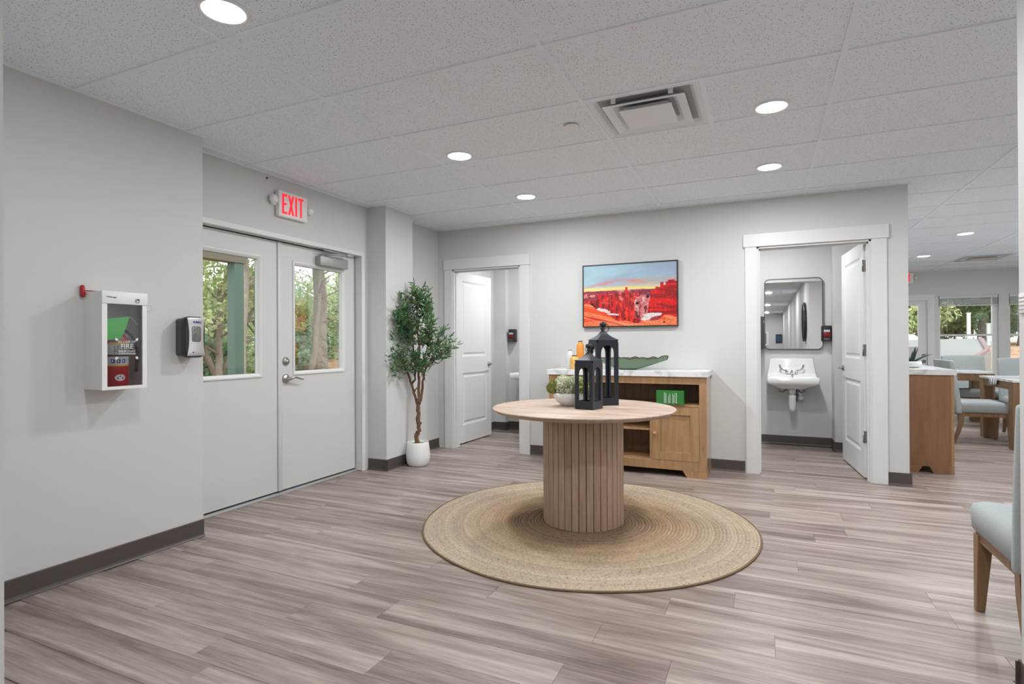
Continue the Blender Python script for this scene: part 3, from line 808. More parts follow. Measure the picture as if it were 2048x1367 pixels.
for a, z, s in ((-.15, .060, .075), (-.32, .048, .075), (.02, .048, .075)):
    V = [(R_*1.024*math.cos(a+s*math.cos(t)), R_*1.024*math.sin(a+s*math.cos(t)), z+.007*math.sin(t)) for t in (PI/2, PI/2+2.09, PI/2+4.19)]
    m.add(V, [(0, 1, 2)])
m.build('emblem_mark', Mnavy, ex)
tg = setp(MB().build('x'), None); bpy.data.objects.remove(tg)
V = []; n_ = 6
for i in range(n_+1):
    for jx in range(n_+1):
        s, t = i/n_, jx/n_
        V.append((.060+.006*math.sin(t*3)+.004*s, -.095 + s*(.085+.045*t), .248 + t*.105 + .018*s*t))
F = [(i*(n_+1)+jx, (i+1)*(n_+1)+jx, (i+1)*(n_+1)+jx+1, i*(n_+1)+jx+1) for i in range(n_) for jx in range(n_)]
MB().add(V, F, True).build('service_tag', Mtag, ex, label='bright green service tag')
MB().tube([(.03, .03, .30), (.045, .06, .27), (.050, .085, .20), (.045, .080, .08)], .008, 8).build('hose', Mblack, ex)
MB().tube([(.02, -.05, .36), (.05, -.01, .345), (.05, .05, .37), (.06, .08, .33)], .0015, 5).build('safety_wire', Mprint, ex)

# hand sanitiser dispenser at the wall corner
sd = thing('sanitizer_dispenser', 'black and silver hand sanitizer dispenser at the corner beside the entrance', 'soap dispenser', (X0, .534, 1.11))
def rr(w, h, r, n=5):
    pts = []
    for cx, cz, a0 in ((w/2-r, -h/2+r, -PI/2), (w/2-r, h/2-r, 0), (-w/2+r, h/2-r, PI/2), (-w/2+r, -h/2+r, PI)):
        for i in range(n+1):
            a = a0+PI/2*i/n; pts.append((cx+r*math.cos(a), cz+r*math.sin(a)))
    return pts
cyy, czz = .597, 1.234
def shell(mb, prof, c, base=.0):
    # prof: list of (x depth, w, h, r)
    V = []; F = []
    for x, w_, h_, r in prof:
        for p in rr(w_, h_, r): V.append((X0+x, c[0]+p[0], c[1]+p[1]))
    n = len(rr(1, 1, .1))
    for i in range(len(prof)-1):
        for k_ in range(n): F.append((i*n+k_, i*n+(k_+1) % n, (i+1)*n+(k_+1) % n, (i+1)*n+k_))
    F.append(tuple((len(prof)-1)*n+k_ for k_ in range(n)))
    return mb.add(V, F, False)
shell(MB(), [(0, .118, .222, .018), (.052, .120, .232, .022)], (cyy, czz)).build('back_housing', Mdarkgrey, sd, world=True)
shell(MB(), [(.052, .122, .238, .024), (.082, .128, .246, .030), (.094, .120, .240, .034)], (cyy, czz)).build('cover', Mblack, sd, world=True)
fp = []
for i in range(13):
    t = i/12; z = -.112+t*.228; w_ = .046+.012*abs(2*t-1)**2
    fp.append((w_, z))
poly = [(w_, z) for w_, z in fp] + [(-w_, z) for w_, z in fp[::-1]]
hole = rr(.060, .094, .014)
MB().prism([(cyy+.002+p[0], czz+p[1]) for p in poly], 0, X0+.094, X0+.099).build('silver_face', Msilver, sd, .0015, world=True)
MB().prism([(cyy+.002+p[0], czz+.018+p[1]) for p in hole], 0, X0+.0985, X0+.1005).build('refill_window', mat('smoked refill window', (.16, .16, .16), .12, coat=.5), sd, .001, world=True)
MB().lathe([(.0001, .0995), (.004, .0995), (.004, .101), (.0001, .101)], 12, (X0, cyy-.018, czz-.090), 0).build('sensor_dot', Mblack, sd, world=True)
text_mesh('PURELL', .0165, Mnavy, 'lettering', sd, (.0995, cyy+.008-.534, czz+.088-1.11), (PI/2, 0, PI/2), .0005, .0008)

# ---------------------------------------------------------------- washroom fixtures
def sink(cx, yb, label):
    t = thing('wall_sink', label, 'sink', (cx, yb, .60))
    # local: back at y=0, extends to -y .46, origin z .60 -> world .60
    w2 = .258
    def ring(x, y0, y1, z, r=.03, n=5):
        pts = []
        for (ax, ay, a0) in ((x-r, y0+r, -PI/2), (x-r, y1-r, 0), (-x+r, y1-r, PI/2), (-x+r, y0+r, PI)):
            for i in range(n+1):
                a = a0+PI/2*i/n; pts.append((ax+r*math.cos(a), ay+r*math.sin(a), z))
        return pts
    rings = [ring(.13, -.36, -.12, .07, .06), ring(.20, -.42, -.03, .11, .05), ring(.254, -.454, 0, .135, .02), ring(w2, -.458, 0, .145, .02), ring(w2, -.458, 0, .196, .02), ring(w2-.006, -.452, 0, .203, .03),
             ring(w2-.03, -.43, -.13, .203, .05), ring(w2-.045, -.415, -.145, .19, .06), ring(.17, -.37, -.17, .105, .06), ring(.05, -.30, -.22, .09, .03)]
    n = len(rings[0]); V = [p for r in rings for p in r]; F = []
    for i in range(len(rings)-1):
        for k in range(n): F.append((i*n+k, i*n+(k+1) % n, (i+1)*n+(k+1) % n, (i+1)*n+k))
    F.append(tuple(range(n))[::-1]); F.append(tuple((len(rings)-1)*n+k for k in range(n)))
    MB().add(V, F, True).build('basin', Mporc, t)
    # sloped faucet deck rising into the backsplash
    m = MB(); P = [(-.13, .200), (-.128, .206), (-.055, .235), (-.030, .300), (-.024, .392), (-.012, .398), (0, .398), (0, .200)]
    V = [(-w2+.008 + (.032*max(0, (z-.2))/.2), y, z) for y, z in P] + [(w2-.008 - (.032*max(0, (z-.2))/.2), y, z) for y, z in P]
    k = len(P); F = [tuple(range(k)), tuple(range(k, 2*k))[::-1]] + [(i, i+k, (i+1) % k + k, (i+1) % k) for i in range(k)]
    m.add(V, F).build('splash_back', Mporc, t, .004, 2)
    f = MB(); f.lathe([(.0001, 0), (.018, 0), (.016, .02), (.010, .045), (.0001, .05)], 16, (0, -.09, .215))
    f.tube([(0, -.09, .245), (0, -.13, .262), (0, -.185, .262), (0, -.205, .250), (0, -.208, .235)], [.012, .012, .010, .009, .009], 10)
    f.box(-.058, .058, -.105, -.075, .212, .228)
    for s in (-1, 1):
        f.lathe([(.0001, 0), (.017, 0), (.015, .025), (.012, .038), (.0001, .04)], 14, (s*.05, -.09, .224))
    fo = f.build('faucet', Mchrome, t)
    for s in (-1, 1):
        f = MB(); f.tube([(s*.05, -.09, .262), (s*.08, -.092, .268), (s*.10, -.088, .278), (s*.118, -.078, .305), (s*.122, -.07, .325)], [.006, .006, .007, .010, .011], 8)
        f.build('blade_handle', Msteel, t)
    d = MB(); d.lathe([(.035, .07), (.035, .02), (.024, .016), (.022, -.0)], 20, (0, -.25, 0))
    d.lathe([(.030, 0), (.036, -.01), (.037, -.09), (.034, -.12), (.033, -.15), (.024, -.182), (.0001, -.188)], 20, (0, -.25, 0))
    d.tube([(0, -.25, -.13), (.0, -.20, -.165), (.0, -.15, -.14), (0, -.13, -.06), (0, 0, -.05)], .024, 12)
    d.build('drain_trap', Mwhite, t)
    d = MB(); d.tube([(.04, -.06, .05), (.06, -.08, -.02), (.055, -.03, -.08), (.05, 0, -.09)], .012, 8)
    d.build('drain_arm', Mwater, t)
    for s in (-1, 1): MB().tube([(s*.12, -.15, .10), (s*.13, -.14, .03), (s*.09, -.13, .02), (s*.05, -.1, .05)], .007, 8).build('supply_line', Mwater, t)
    m = MB(); m.tube([(.085, -.10, .045), (.085, -.10, -.02)], [.016, .020], 12); m.lathe([(.0001, -.05), (.026, -.05), (.026, .03), (.0001, .03)], 16, (.09, -.08, -.045), 1); m.build('valve_cover', Mwhite, t)
    return t
s1 = sink(3.612, 5.55, 'white wall-hung sink with blade handles below the rounded mirror')
s2 = copy_tree(s1, (.545, 5.42, .60), 0, 'white sink edge showing past the left washroom door')
s1['group'] = s2['group'] = 'wall-hung washroom sinks'

def rrect(w, h, r, n=8): return rr(w, h, r, n)
mr = thing('wall_mirror', 'rounded rectangular mirror with thin black frame over the washroom sink', 'mirror', (3.635, 5.55, 1.105))
cx_, cz_ = 3.635, 1.512; W_, H_ = .605, .820
o_ = rrect(W_, H_, .055); i_ = rrect(W_-.016, H_-.016, .048); n = len(o_)
V = [(cx_+p[0], 5.549, cz_+p[1]) for p in o_] + [(cx_+p[0], 5.518, cz_+p[1]) for p in o_] + [(cx_+p[0], 5.518, cz_+p[1]) for p in i_] + [(cx_+p[0], 5.530, cz_+p[1]) for p in i_]
F = []
for a in range(3):
    for k in range(n): F.append((a*n+k, (a+1)*n+k, (a+1)*n+(k+1) % n, a*n+(k+1) % n))
MB().add(V, F).build('frame', Mdarkgrey, mr, world=True)
MB().prism([(cx_+p[0], cz_+p[1]) for p in i_], 1, 5.530, 5.535).build('glass', Mmirror, mr, world=True)
def soap(loc, label, brand=False):
    t = thing('soap_dispenser', label, 'soap dispenser', loc, 0, 'washroom soap dispensers')
    m = MB(); m.prism([(-.05, 0), (.05, 0), (.048, -.075), (.036, -.095), (-.036, -.095), (-.048, -.075)], 2, 0, .175); m.build('body', Mblack, t, .005, 2)
    B(-.034, .034, -.0975, -.095, .050, .108).build('window', mat('dark red soap refill', (.20, .008, .006), .3), t, .002)
    B(-.030, .030, -.0982, -.0970, .105, .128).build('label', Mlabel, t)
    B(-.030, .030, -.104, -.095, .008, .036).build('push_bar', Mdarkgrey, t, .002)
    return t
soap((3.968, 5.55, 1.195), 'black soap dispenser with red refill right of the washroom mirror')
soap((.155, 5.42, 1.21), 'black soap dispenser with red refill seen in the left washroom')
td = thing('towel_dispenser', 'tall black paper towel dispenser left of the washroom mirror', 'towel dispenser', (3.200, 5.55, 1.11))
MB().prism([(-.14, 0), (.14, 0), (.135, -.15), (.09, -.20), (-.09, -.20), (-.135, -.15)], 2, 0, .375).build('body', Mdarkgrey, td, .008, 2)
B(-.08, .08, -.203, -.19, .05, .30).build('front_window', Mblack, td, .003)
B(.118, .128, -.16, -.13, .30, .33).build('latch', Mchrome, td)

# things on the corridor side that the mirror shows
rm = thing('round_mirror', 'large round black framed mirror on the corridor wall seen in reflection', 'mirror', (4.11, -.15, 1.25))
MB().lathe([(.36, 0), (.40, -.01), (.40, -.05), (.375, -.055), (.365, -.03)], 64, (0, 0, .35), 0).build('frame', Mblack, rm)
MB().lathe([(.0001, -.028), (.368, -.028), (.368, -.024)], 64, (0, 0, .35), 0).build('glass', Mmirror, rm)
sw = thing('switch_plate', 'white four gang switch plate on the wall seen in the washroom mirror', 'light switch', (4.42, .76, 1.15))
B(-.105, .105, .0, .006, -.057, .057).build('plate', Mwhite, sw, .001)
for i in range(4): B(-.09+i*.046, -.058+i*.046, .006, .009, -.034, .034).build('rocker', Mtrim, sw, .001)
for nm, x, z, wd, hg, c, lab in (('framed_picture', 3.28, 1.05, .50, .62, (.16, .20, .12), 'white matted picture at the corridor end seen in the mirror'), ('framed_picture', 3.95, 1.15, .26, .40, (.03, .08, .16), 'small dark blue picture at the corridor end seen in the mirror')):
    t = thing(nm, lab, 'picture', (x, -15, z))
    B(-wd/2, wd/2, 0, .03, 0, hg).build('frame', Mwhite if wd > .4 else Mblack, t)
    B(-wd/2+.09*wd*2, wd/2-.09*wd*2, .03, .033, .07, hg-.07).build('print', mat('small print', c, .5, bump=0), t)
th = thing('thermostat', 'small white louvred thermostat on the wall edge at far right', 'thermostat', (4.11, .712, 1.285))
B(-.008, -.0005, -.045, .030, -.008, .060).build('cover', Mwhite, th, .003)
for i in range(4): B(-.0092, -.008, -.040, .025, .004+i*.013, .007+i*.013).build('louvre', Mclosegrey, th)

# ---------------------------------------------------------------- landscape picture
def vnoise(x, y, seed=0):
    xi = np.floor(x).astype(int); yi = np.floor(y).astype(int); fx = x-xi; fy = y-yi
    fx = fx*fx*(3-2*fx); fy = fy*fy*(3-2*fy)
    def h(a, b):
        q = (a*374761393 + b*668265263 + seed*144269) & 0x7fffffff
        q = ((q ^ (q >> 13))*1274126177) & 0x7fffffff
        return (q & 0xffff)/65535.0
    return (h(xi, yi)*(1-fx)+h(xi+1, yi)*fx)*(1-fy) + (h(xi, yi+1)*(1-fx)+h(xi+1, yi+1)*fx)*fy
def fbm(x, y, seed=0, o=4):
    s = 0; a = .5
    for i in range(o): s = s+a*vnoise(x*2**i, y*2**i, seed+i*7); a *= .5
    return s/(1-.5**o)
NX, NY = 420, 280
uu, vv = np.meshgrid((np.arange(NX)+.5)/NX, (np.arange(NY)+.5)/NY)      # v up
def mixc(a, b, t): return a*(1-t[..., None]) + np.asarray(b)*t[..., None]
def sst(x, a, b): t = np.clip((x-a)/(b-a), 0, 1); return t*t*(3-2*t)
img = np.zeros((NY, NX, 3)) + np.array([.58, .68, .76])
img = mixc(img, (.62, .74, .80), sst(fbm(uu*3, vv*6+uu*-1, 3), .35, .6))
img = mixc(img, (.58, .62, .72), sst(uu+vv*1.2+.4*fbm(uu*4, vv*9, 5), 1.75, 2.3)*.8)
st = vv - .18*uu - .06*np.sin(uu*5)
img = mixc(img, (.80, .52, .52), np.exp(-((st-.60)/.035)**2)*sst(fbm(uu*5, vv*14, 9), .3, .6)*.9)
img = mixc(img, (.66, .68, .80), np.exp(-((st-.54)/.03)**2)*.7)
img = mixc(img, (.90, .62, .48), np.exp(-((st-.475)/.04)**2)*.7*(1-uu*.3))
img = mixc(img, (.93, .70, .42), (1-sst(vv, .64, .80))*sst(uu, .25, .85)*sst(fbm(uu*2, vv*14-uu*2, 12), .25, .55)*.9)
img = mixc(img, (.92, .84, .50), (1-sst(vv, .60, .68))*(.35+.65*sst(fbm(uu*2, vv*30, 14), .3, .6)))
hor = .575 + .012*vnoise(uu*20, uu*0, 4)
land = vv < hor
n1 = fbm(uu*34, vv*14, 21); n2 = fbm(uu*60, vv*40, 33); n3 = fbm(uu*8, vv*22 + uu*9, 41)
L1 = np.zeros_like(img) + np.array([.62, .20, .25]); L1 = mixc(L1, (.42, .16, .24), sst(n2, .4, .7)); L1 = mixc(L1, (.85, .50, .48), sst(n1, .58, .75))
red = np.zeros_like(img) + np.array([.78, .05, .07]); red = mixc(red, (.45, .01, .06), sst(fbm(uu*60, vv*5, 51), .42, .6)); red = mixc(red, (.90, .42, .40), sst(fbm(uu*30, vv*24, 57), .58, .72)*sst(vv, .30, .45)); red = mixc(red, (.95, .20, .12), sst(n1, .55, .75))
img = np.where(land[..., None], L1, img)
m_red = (vv < .50 + .05*vnoise(uu*14, uu*0, 8)) & (uu > .15) & (uu < .62) | ((vv < .42) & (uu <= .15))
img = np.where(m_red[..., None], red, img)
hood = (np.abs(uu-.475) < .008 + .10*np.clip(.62-vv, 0, 1)**.8*(vv < .585) + .006*(np.abs(vv-.61) < .018)) & (vv < .625) & (vv > .1)
img = np.where(hood[..., None], red*.9+np.array([.1, .03, .01]), img)
gc = ((uu > .56) & (uu < .76) & (vv < .50 - .6*np.abs(uu-.66)) & (vv > .12))
pk = np.zeros_like(img) + np.array([.78, .42, .42]); pk = mixc(pk, (.90, .70, .68), sst(n2, .5, .7)); pk = mixc(pk, (.45, .12, .14), sst(n1, .55, .75))
img = np.where(gc[..., None], pk, img)
steps = .56 + .018*(fbm(uu*40, uu*0, 91)-.5) + .05*(uu > .78) + .07*(uu > .83) - .05*((uu > .865) & (uu < .885)) + .03*(uu > .91) - .02*(uu > .975)
mesa = (uu > .70 + .12*np.clip(vv-.25, -1, 1)) & (vv < steps) & (vv > .14)
strat = sst(fbm(uu*3, vv*34+uu*2, 61), .42, .6)
ms_ = np.zeros_like(img) + np.array([.82, .05, .05]); ms_ = mixc(ms_, (.56, .02, .04), strat); ms_ = mixc(ms_, (.95, .25, .12), sst(n2, .6, .8)*.7)
img = np.where(mesa[..., None], ms_, img)
fg = vv < .36 + .03*(n1-.5) - .30*sst(uu, .0, .50) + .10*sst(uu, .62, 1.0) + .02*np.sin(uu*30)
sw_ = fbm(uu*3+vv*4, (vv+uu*.35)*26, 71)
fgc = np.zeros_like(img) + np.array([.90, .30, .14]); fgc = mixc(fgc, (.95, .55, .36), sst(sw_, .45, .6)); fgc = mixc(fgc, (.80, .12, .08), sst(sw_, .62, .75)); 
img = np.where(fg[..., None], fgc, img)
fg2 = vv < .06 + .03*np.sin(uu*9)
img = np.where(fg2[..., None], mixc(fgc, (.90, .62, .45), np.full_like(uu, .5)), img)
for (a, b, ra, rb, ang) in ((.24, .255, .075, .035, -.25), (.335, .19, .06, .022, -.1), (.73, .16, .10, .030, .12), (.67, .115, .05, .040, .3)):
    du, dv = uu-a, vv-b; x = du*math.cos(ang)+dv*math.sin(ang); yy_ = -du*math.sin(ang)+dv*math.cos(ang)
    k = (x/ra)**2+(yy_/rb)**2 + 3.0*(fbm(uu*18, vv*14, 77)-.5) < .9
    img = np.where(k[..., None], np.array([.86, .80, .80]), img)
for (a, b, r) in ((.46, .115, .014), (.59, .36, .02), (.70, .46, .022), (.56, .10, .012), (.60, .14, .014), (.87, .05, .012), (.10, .36, .018), (.12, .33, .014)):
    k = ((uu-a)**2 + ((vv-b)*.66)**2) < r*r*.6
    img = np.where(k[..., None], np.array([.10, .08, .09]), img)
img = img*np.where(land, .80+.40*fbm(uu*95, vv*80, 99), .98+.04*n2)[..., None]
img = np.clip(img, 0, 1)**2.2
pic = thing('landscape_picture', 'thin black framed picture of red desert rocks under a sunset sky', 'picture', (2.1135, YB, 1.347))
PWd, PH = .941, .630
xs = np.linspace(-PWd/2+.010, PWd/2-.010, NX+1); zs_ = np.linspace(.010, PH-.010, NY+1)
XX, ZZ = np.meshgrid(xs, zs_)
V = np.stack([XX.ravel(), np.full(XX.size, -.030), ZZ.ravel()], 1)
ii, jj_ = np.meshgrid(np.arange(NX), np.arange(NY)); a = (jj_*(NX+1)+ii).ravel()
F = np.stack([a, a+1, a+NX+2, a+NX+1], 1)
me = bpy.data.meshes.new('print'); me.from_pydata(V.tolist(), [], F.tolist())
ca = me.color_attributes.new('art', 'FLOAT_COLOR', 'CORNER')
cols = np.ones((NX*NY, 4, 4), dtype=np.float32); cols[:, :, :3] = img.reshape(-1, 1, 3)
ca.data.foreach_set('color', cols.ravel())
Mart = mat('printed landscape', (1, 1, 1), .45); nt, p, N, L = nodes(Mart); at_ = N('ShaderNodeAttribute'); at_.attribute_name = 'art'; L(at_.outputs['Color'], p.inputs['Base Color'])
me.materials.append(Mart); link('canvas_print', me, pic)
m = MB(); m.box(-PWd/2, PWd/2, -.038, -.002, 0, .009); m.box(-PWd/2, PWd/2, -.038, -.002, PH-.009, PH); m.box(-PWd/2, -PWd/2+.009, -.038, -.002, .009, PH-.009); m.box(PWd/2-.009, PWd/2, -.038, -.002, .009, PH-.009)
m.build('frame', Mblack, pic)
B(-PWd/2+.009, PWd/2-.009, -.028, -.002, .009, PH-.009).build('backing', Mdarkgrey, pic)

# ---------------------------------------------------------------- sideboards
def sideboard(loc, rotz, label, endmat):
    # local: width along x (-.7275...7275), back y=0, front y=-.415
    t = thing('sideboard', label, 'sideboard', loc, rotz)
    hw = .7275; fy = -.415; tw = .062
    m = MB()
    for s in (-1, 1):
        B(s*hw, s*(hw-.022), fy+.022, -.002, .060, .885).build('side_panel', endmat, t)
    m = MB()
    for s in (-1, 1):                      # mitred front posts
        x0, x1 = s*hw, s*(hw-tw)
        p = [(x0, .060), (x1, .060+.08), (x1, .885-.066), (x0, .885)]
        if s > 0: p = p[::-1]
        m.prism(p, 1, fy, fy+.022)
    p = [(-hw, .885), (-hw+tw, .819), (hw-tw, .819), (hw, .885)]; m.prism(p, 1, fy, fy+.022)
    p = [(-hw, .060), (hw, .060), (hw-tw, .140), (-hw+tw, .140)]; m.prism(p, 1, fy, fy+.022)
    m.build('face_frame', Moak, t, .0015, 1)
    B(-hw+.022, hw-.022, fy+.022, -.014, .125, .140).build('shelf', Moak, t)
    B(-hw+.022, hw-.022, fy+.004, -.014, .622, .640).build('shelf', Moak, t)
    B(-.240, .240, fy+.030, -.014, .395, .412).build('shelf', Moak, t)
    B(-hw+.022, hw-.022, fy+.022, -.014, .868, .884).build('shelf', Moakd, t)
    for s in (-1, 1): B(s*.240, s*.258, fy+.002, -.014, .140, .622).build('divider', Moak, t)
    m = MB()
    for i in range(18):
        xa = -hw+.022 + i*(2*hw-.044)/18
        m.box(xa+.001, xa+(2*hw-.044)/18-.001, -.013, -.004, .125, .884)
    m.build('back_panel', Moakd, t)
    for s in (-1, 1):
        x0, x1 = (.260, .664) if s > 0 else (-.664, -.260)
        z0, z1 = .143, .619; st = .072
        m = MB(); m.box(x0, x0+st, fy-.001, fy+.019, z0, z1); m.box(x1-st, x1, fy-.001, fy+.019, z0, z1); m.box(x0+st, x1-st, fy-.001, fy+.019, z0, z0+st); m.box(x0+st, x1-st, fy-.001, fy+.019, z1-st, z1)
        m.box(x0+st-.008, x1-st+.008, fy+.013, fy+.018, z0+st-.008, z1-st+.008)
        d = m.build('cabinet_door', Moak, t)
        kx = x0+.026 if s > 0 else x1-.026
        MB().lathe([(.007, 0), (.007, -.012), (.016, -.018), (.018, -.026), (.012, -.033), (.0001, -.035)], 20, (kx, fy-.001, .377), 1).build('knob', Moak, d)
        p = [(s*hw, 0), (s*hw, .060), (s*(hw-.205), .060), (s*(hw-.165), 0)]
        if s > 0: p = p
        MB().prism(p, 1, fy, fy+.022).build('foot', Moak, t)
        for (ya, yb_) in ((fy+.022, fy+.022+.13), (-.002, -.15)):
            sg = 1 if yb_ > ya else -1
            p = [(ya, 0), (ya, .060), (yb_+sg*.03, .060), (yb_, 0)]
            MB().prism(p, 0, s*hw, s*(hw-.022)).build('foot', endmat if endmat is Moakend else Moak, t)
    B(-hw-.014, hw+.014, fy-.018, -.002, .885, .935).build('marble_top', Mmarble, t, .002, 1)
    return t
sideboard((2.1425, 3.848, 0), 0, 'honey oak sideboard with marble top under the desert picture', Moaks)
sb2 = sideboard((4.45, 5.205, 0), PI/2, 'brown oak sideboard seen end-on beside the dining tables', Moakend)

# things on the first sideboard
ZT = .935
def vase(x, y, prof, m_, label, rim=None):
    t = thing('bottle_vase', label, 'vase', (x, y, ZT))
    MB().lathe(prof, 36).build('body', m_, t)
    r, z = rim
    MB().lathe([(r-.006, z-.010), (r+.001, z-.006), (r+.002, z), (r-.002, z+.003), (r-.006, z)], 28).build('rim', Mdishedge if m_ is not Mcream else Mclosegrey, t)
    return t
vase(1.565, 3.64, [(.0001, 0), (.033, 0), (.037, .01), (.038, .12), (.036, .148), (.026, .166), (.018, .176), (.018, .186)], Mcream, 'tall slim off-white bottle vase leftmost on the sideboard', (.018, .186))
vase(1.665, 3.66, [(.0001, 0), (.034, 0), (.038, .01), (.039, .20), (.036, .232), (.026, .252), (.020, .260), (.020, .272)], Morange, 'tallest orange bottle vase at the left end of the sideboard', (.020, .272))
vase(1.640, 3.55, [(.0001, 0), (.042, 0), (.046, .012), (.047, .085), (.043, .108), (.030, .122), (.024, .126), (.024, .132)], Myellow, 'short ochre yellow vase in front of the orange one', (.024, .132))
# long wavy leaf dish
ds = thing('leaf_dish', 'long wavy green pottery dish on the marble sideboard top', 'dish', (2.19, 3.62, ZT))
V = []; F = []; nu, nv = 61, 17; th_ = .006
def dish_pt(u, v, off):
    # u -1..1 along, v -1..1 across
    x = .315*u
    end = abs(u)
    hw_ = .085*(1-abs(u)**3.0)**.5*(.9+.1*math.cos(u*7)) + .016
    lift = (.092*max(0, (u-.10)/.90)**1.1 if u > 0 else .075*max(0, (-u-.35)/.65)**1.3)
    rz_ = .108 + .022*max(0, (u-.80)/.20) + .005*math.sin(u*11+v*1.5) + .004*math.sin(u*23+v)
    rim = max(.012, rz_-lift)*abs(v)**2.6
    return (x + (.012*v*v if u > .9 else 0), v*hw_, lift + rim + off)
for side in (0, 1):
    for i in range(nu):
        for k in range(nv): V.append(dish_pt(-1+2*i/(nu-1), -1+2*k/(nv-1), side*th_))
def gi(s, i, k): return s*nu*nv+i*nv+k
for i in range(nu-1):
    for k in range(nv-1):
        F.append((gi(0, i, k), gi(0, i, k+1), gi(0, i+1, k+1), gi(0, i+1, k))); F.append((gi(1, i, k), gi(1, i+1, k), gi(1, i+1, k+1), gi(1, i, k+1)))
for i in range(nu-1):
    F.append((gi(0, i, 0), gi(0, i+1, 0), gi(1, i+1, 0), gi(1, i, 0))); F.append((gi(0, i, nv-1), gi(1, i, nv-1), gi(1, i+1, nv-1), gi(0, i+1, nv-1)))
for k in range(nv-1):
    F.append((gi(0, 0, k), gi(1, 0, k), gi(1, 0, k+1), gi(0, 0, k+1))); F.append((gi(0, nu-1, k), gi(0, nu-1, k+1), gi(1, nu-1, k+1), gi(1, nu-1, k)))
MB().add(V, F, True).build('body', Mgreen_d, ds)
m = MB()
for v_ in (-1, 1): m.tube([Vector(dish_pt(-1+2*i/(nu-1), v_, th_*.5)) for i in range(nu)], .0042, 6)
m.tube([Vector(dish_pt(1, -1+2*k/(nv-1), th_*.5)) for k in range(nv)], .0042, 6); m.tube([Vector(dish_pt(-1, -1+2*k/(nv-1), th_*.5)) for k in range(nv)], .0042, 6)
m.build('rim', Mdishedge, ds)
# green book / box on the shelf
bk = thing('green_book', 'thick green book lying in the open top compartment of the sideboard', 'book', (2.562, 3.475, .640))
B(-.118, .118, -.055, .12, 0, .121).build('cover', Mbook, bk, .002, 1)
B(-.112, .112, -.050, .1205, .006, .115).build('page_block', Mcream, bk)
m = MB()
for i, (x, hh, wd) in enumerate([(-.050, .094, .004), (-.040, .088, .003), (-.033, .090, .003), (-.014, .060, .003), (-.006, .086, .003), (.002, .080, .003), (.022, .084, .003), (.030, .076, .003), (.038, .088, .003), (.052, .094, .006)]):
    z = .012
    while z < hh+.01:
        l_ = .006+.010*((i*7+int(z*500)) % 5)/5; m.box(x, x+wd, -.0556, -.0549, z, min(z+l_, hh+.012)); z += l_+.0022
m.build('lettering', Mprint, bk)

# ---------------------------------------------------------------- rug and table
RC = (2.237, 1.917)
rg = thing('jute_rug', 'large round braided jute rug on the plank floor under the table', 'rug', (RC[0], RC[1], 0))
prof = []; nb = 50; Rr = 1.062
rn = random.Random(3)
for i in range(nb):
    r0 = Rr*(i)/nb; w_ = Rr/nb; hh = .0105+.0015*rn.random()
    for q, z in ((.03, .0030), (.22, .86), (.5, 1), (.80, .86)):
        prof.append((r0+w_*q if i or q > .1 else .0001, hh*z if z > .5 else z))
prof += [(Rr, .006), (Rr+.001, .001)]
MBr = MB(); seg = 220; V = []; F = []
for idx, (r, z) in enumerate(prof):
    for k in range(seg):
        a = 2*PI*k/seg
        wv = 1 + (.0035*math.sin(3*a+1)+.0025*math.sin(7*a)+.0012*math.sin(19*a + idx*.02))*(r/Rr)
        V.append((r*wv*math.cos(a), r*wv*math.sin(a), max(.001, z + (.0008*math.sin(a*110+idx*1.3) if z > .009 else 0))))
for i in range(len(prof)-1):
    for k in range(seg): F.append((i*seg+k, i*seg+(k+1) % seg, (i+1)*seg+(k+1) % seg, (i+1)*seg+k))
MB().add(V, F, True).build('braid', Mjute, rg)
m = MB(); pts = []
for k in range(361):
    a = 2*PI*k/360; wv = 1+.0035*math.sin(3*a+1)+.0025*math.sin(7*a); pts.append((1.066*wv*math.cos(a), 1.066*wv*math.sin(a), .006))
m.tube(pts, .006, 6, cap=False); m.build('edge_binding', mat('brown jute binding', (.20, .135, .075), .95, bump=1, bscale=200), rg)

TCx, TCy = 2.218, 1.931
tb = thing('round_table', 'round oak pedestal table with a fluted drum base on the rug', 'table', (TCx, TCy, .0125))
TR = .603; zt = .76-.0125
MB().lathe([(.0001, zt-.028), (TR-.030, zt-.028), (TR-.004, zt-.010), (TR, zt-.006), (TR, zt-.002), (TR-.002, zt), (.0001, zt)], 128).build('tabletop', Mtabtop, tb)
PRd = .265; NS = 36
MB().lathe([(PRd-.0135, 0), (PRd-.0135, zt-.028)], 72).build('drum_core', Mslatd, tb)
MB().lathe([(PRd-.016, 0), (PRd-.008, 0), (PRd-.008, .012), (PRd-.016, .012)], 72).build('base_ring', Mslatd, tb)
pitch = 2*PI/NS; wsl = PRd*2*math.sin(pitch/2)
sm = None
for k in range(NS):
    a = k*pitch + 1.117*0 + math.atan2(-.91, .41) + .035
    if sm is None:
        hw2 = wsl/2-.0022
        sm = MB().prism([(-.013, -hw2), (-.0015, -hw2), (0, -hw2+.0015), (0, hw2-.0015), (-.0015, hw2), (-.013, hw2)], 2, .0, zt-.030).mesh('slat', Mslatw)
    o = link('slat', sm, tb, (PRd*math.cos(a), PRd*math.sin(a), 0), (0, 0, a))
for (dx, dy) in ((-.37, -.16), (-.26, -.25), (-.155, -.31), (.0, -.33)):
    MB().lathe([(.006, zt-.028), (.006, zt-.036), (.0001, zt-.038)], 10, (dx*1.0, dy*1.0, 0)).build('bolt', Mblack, tb)

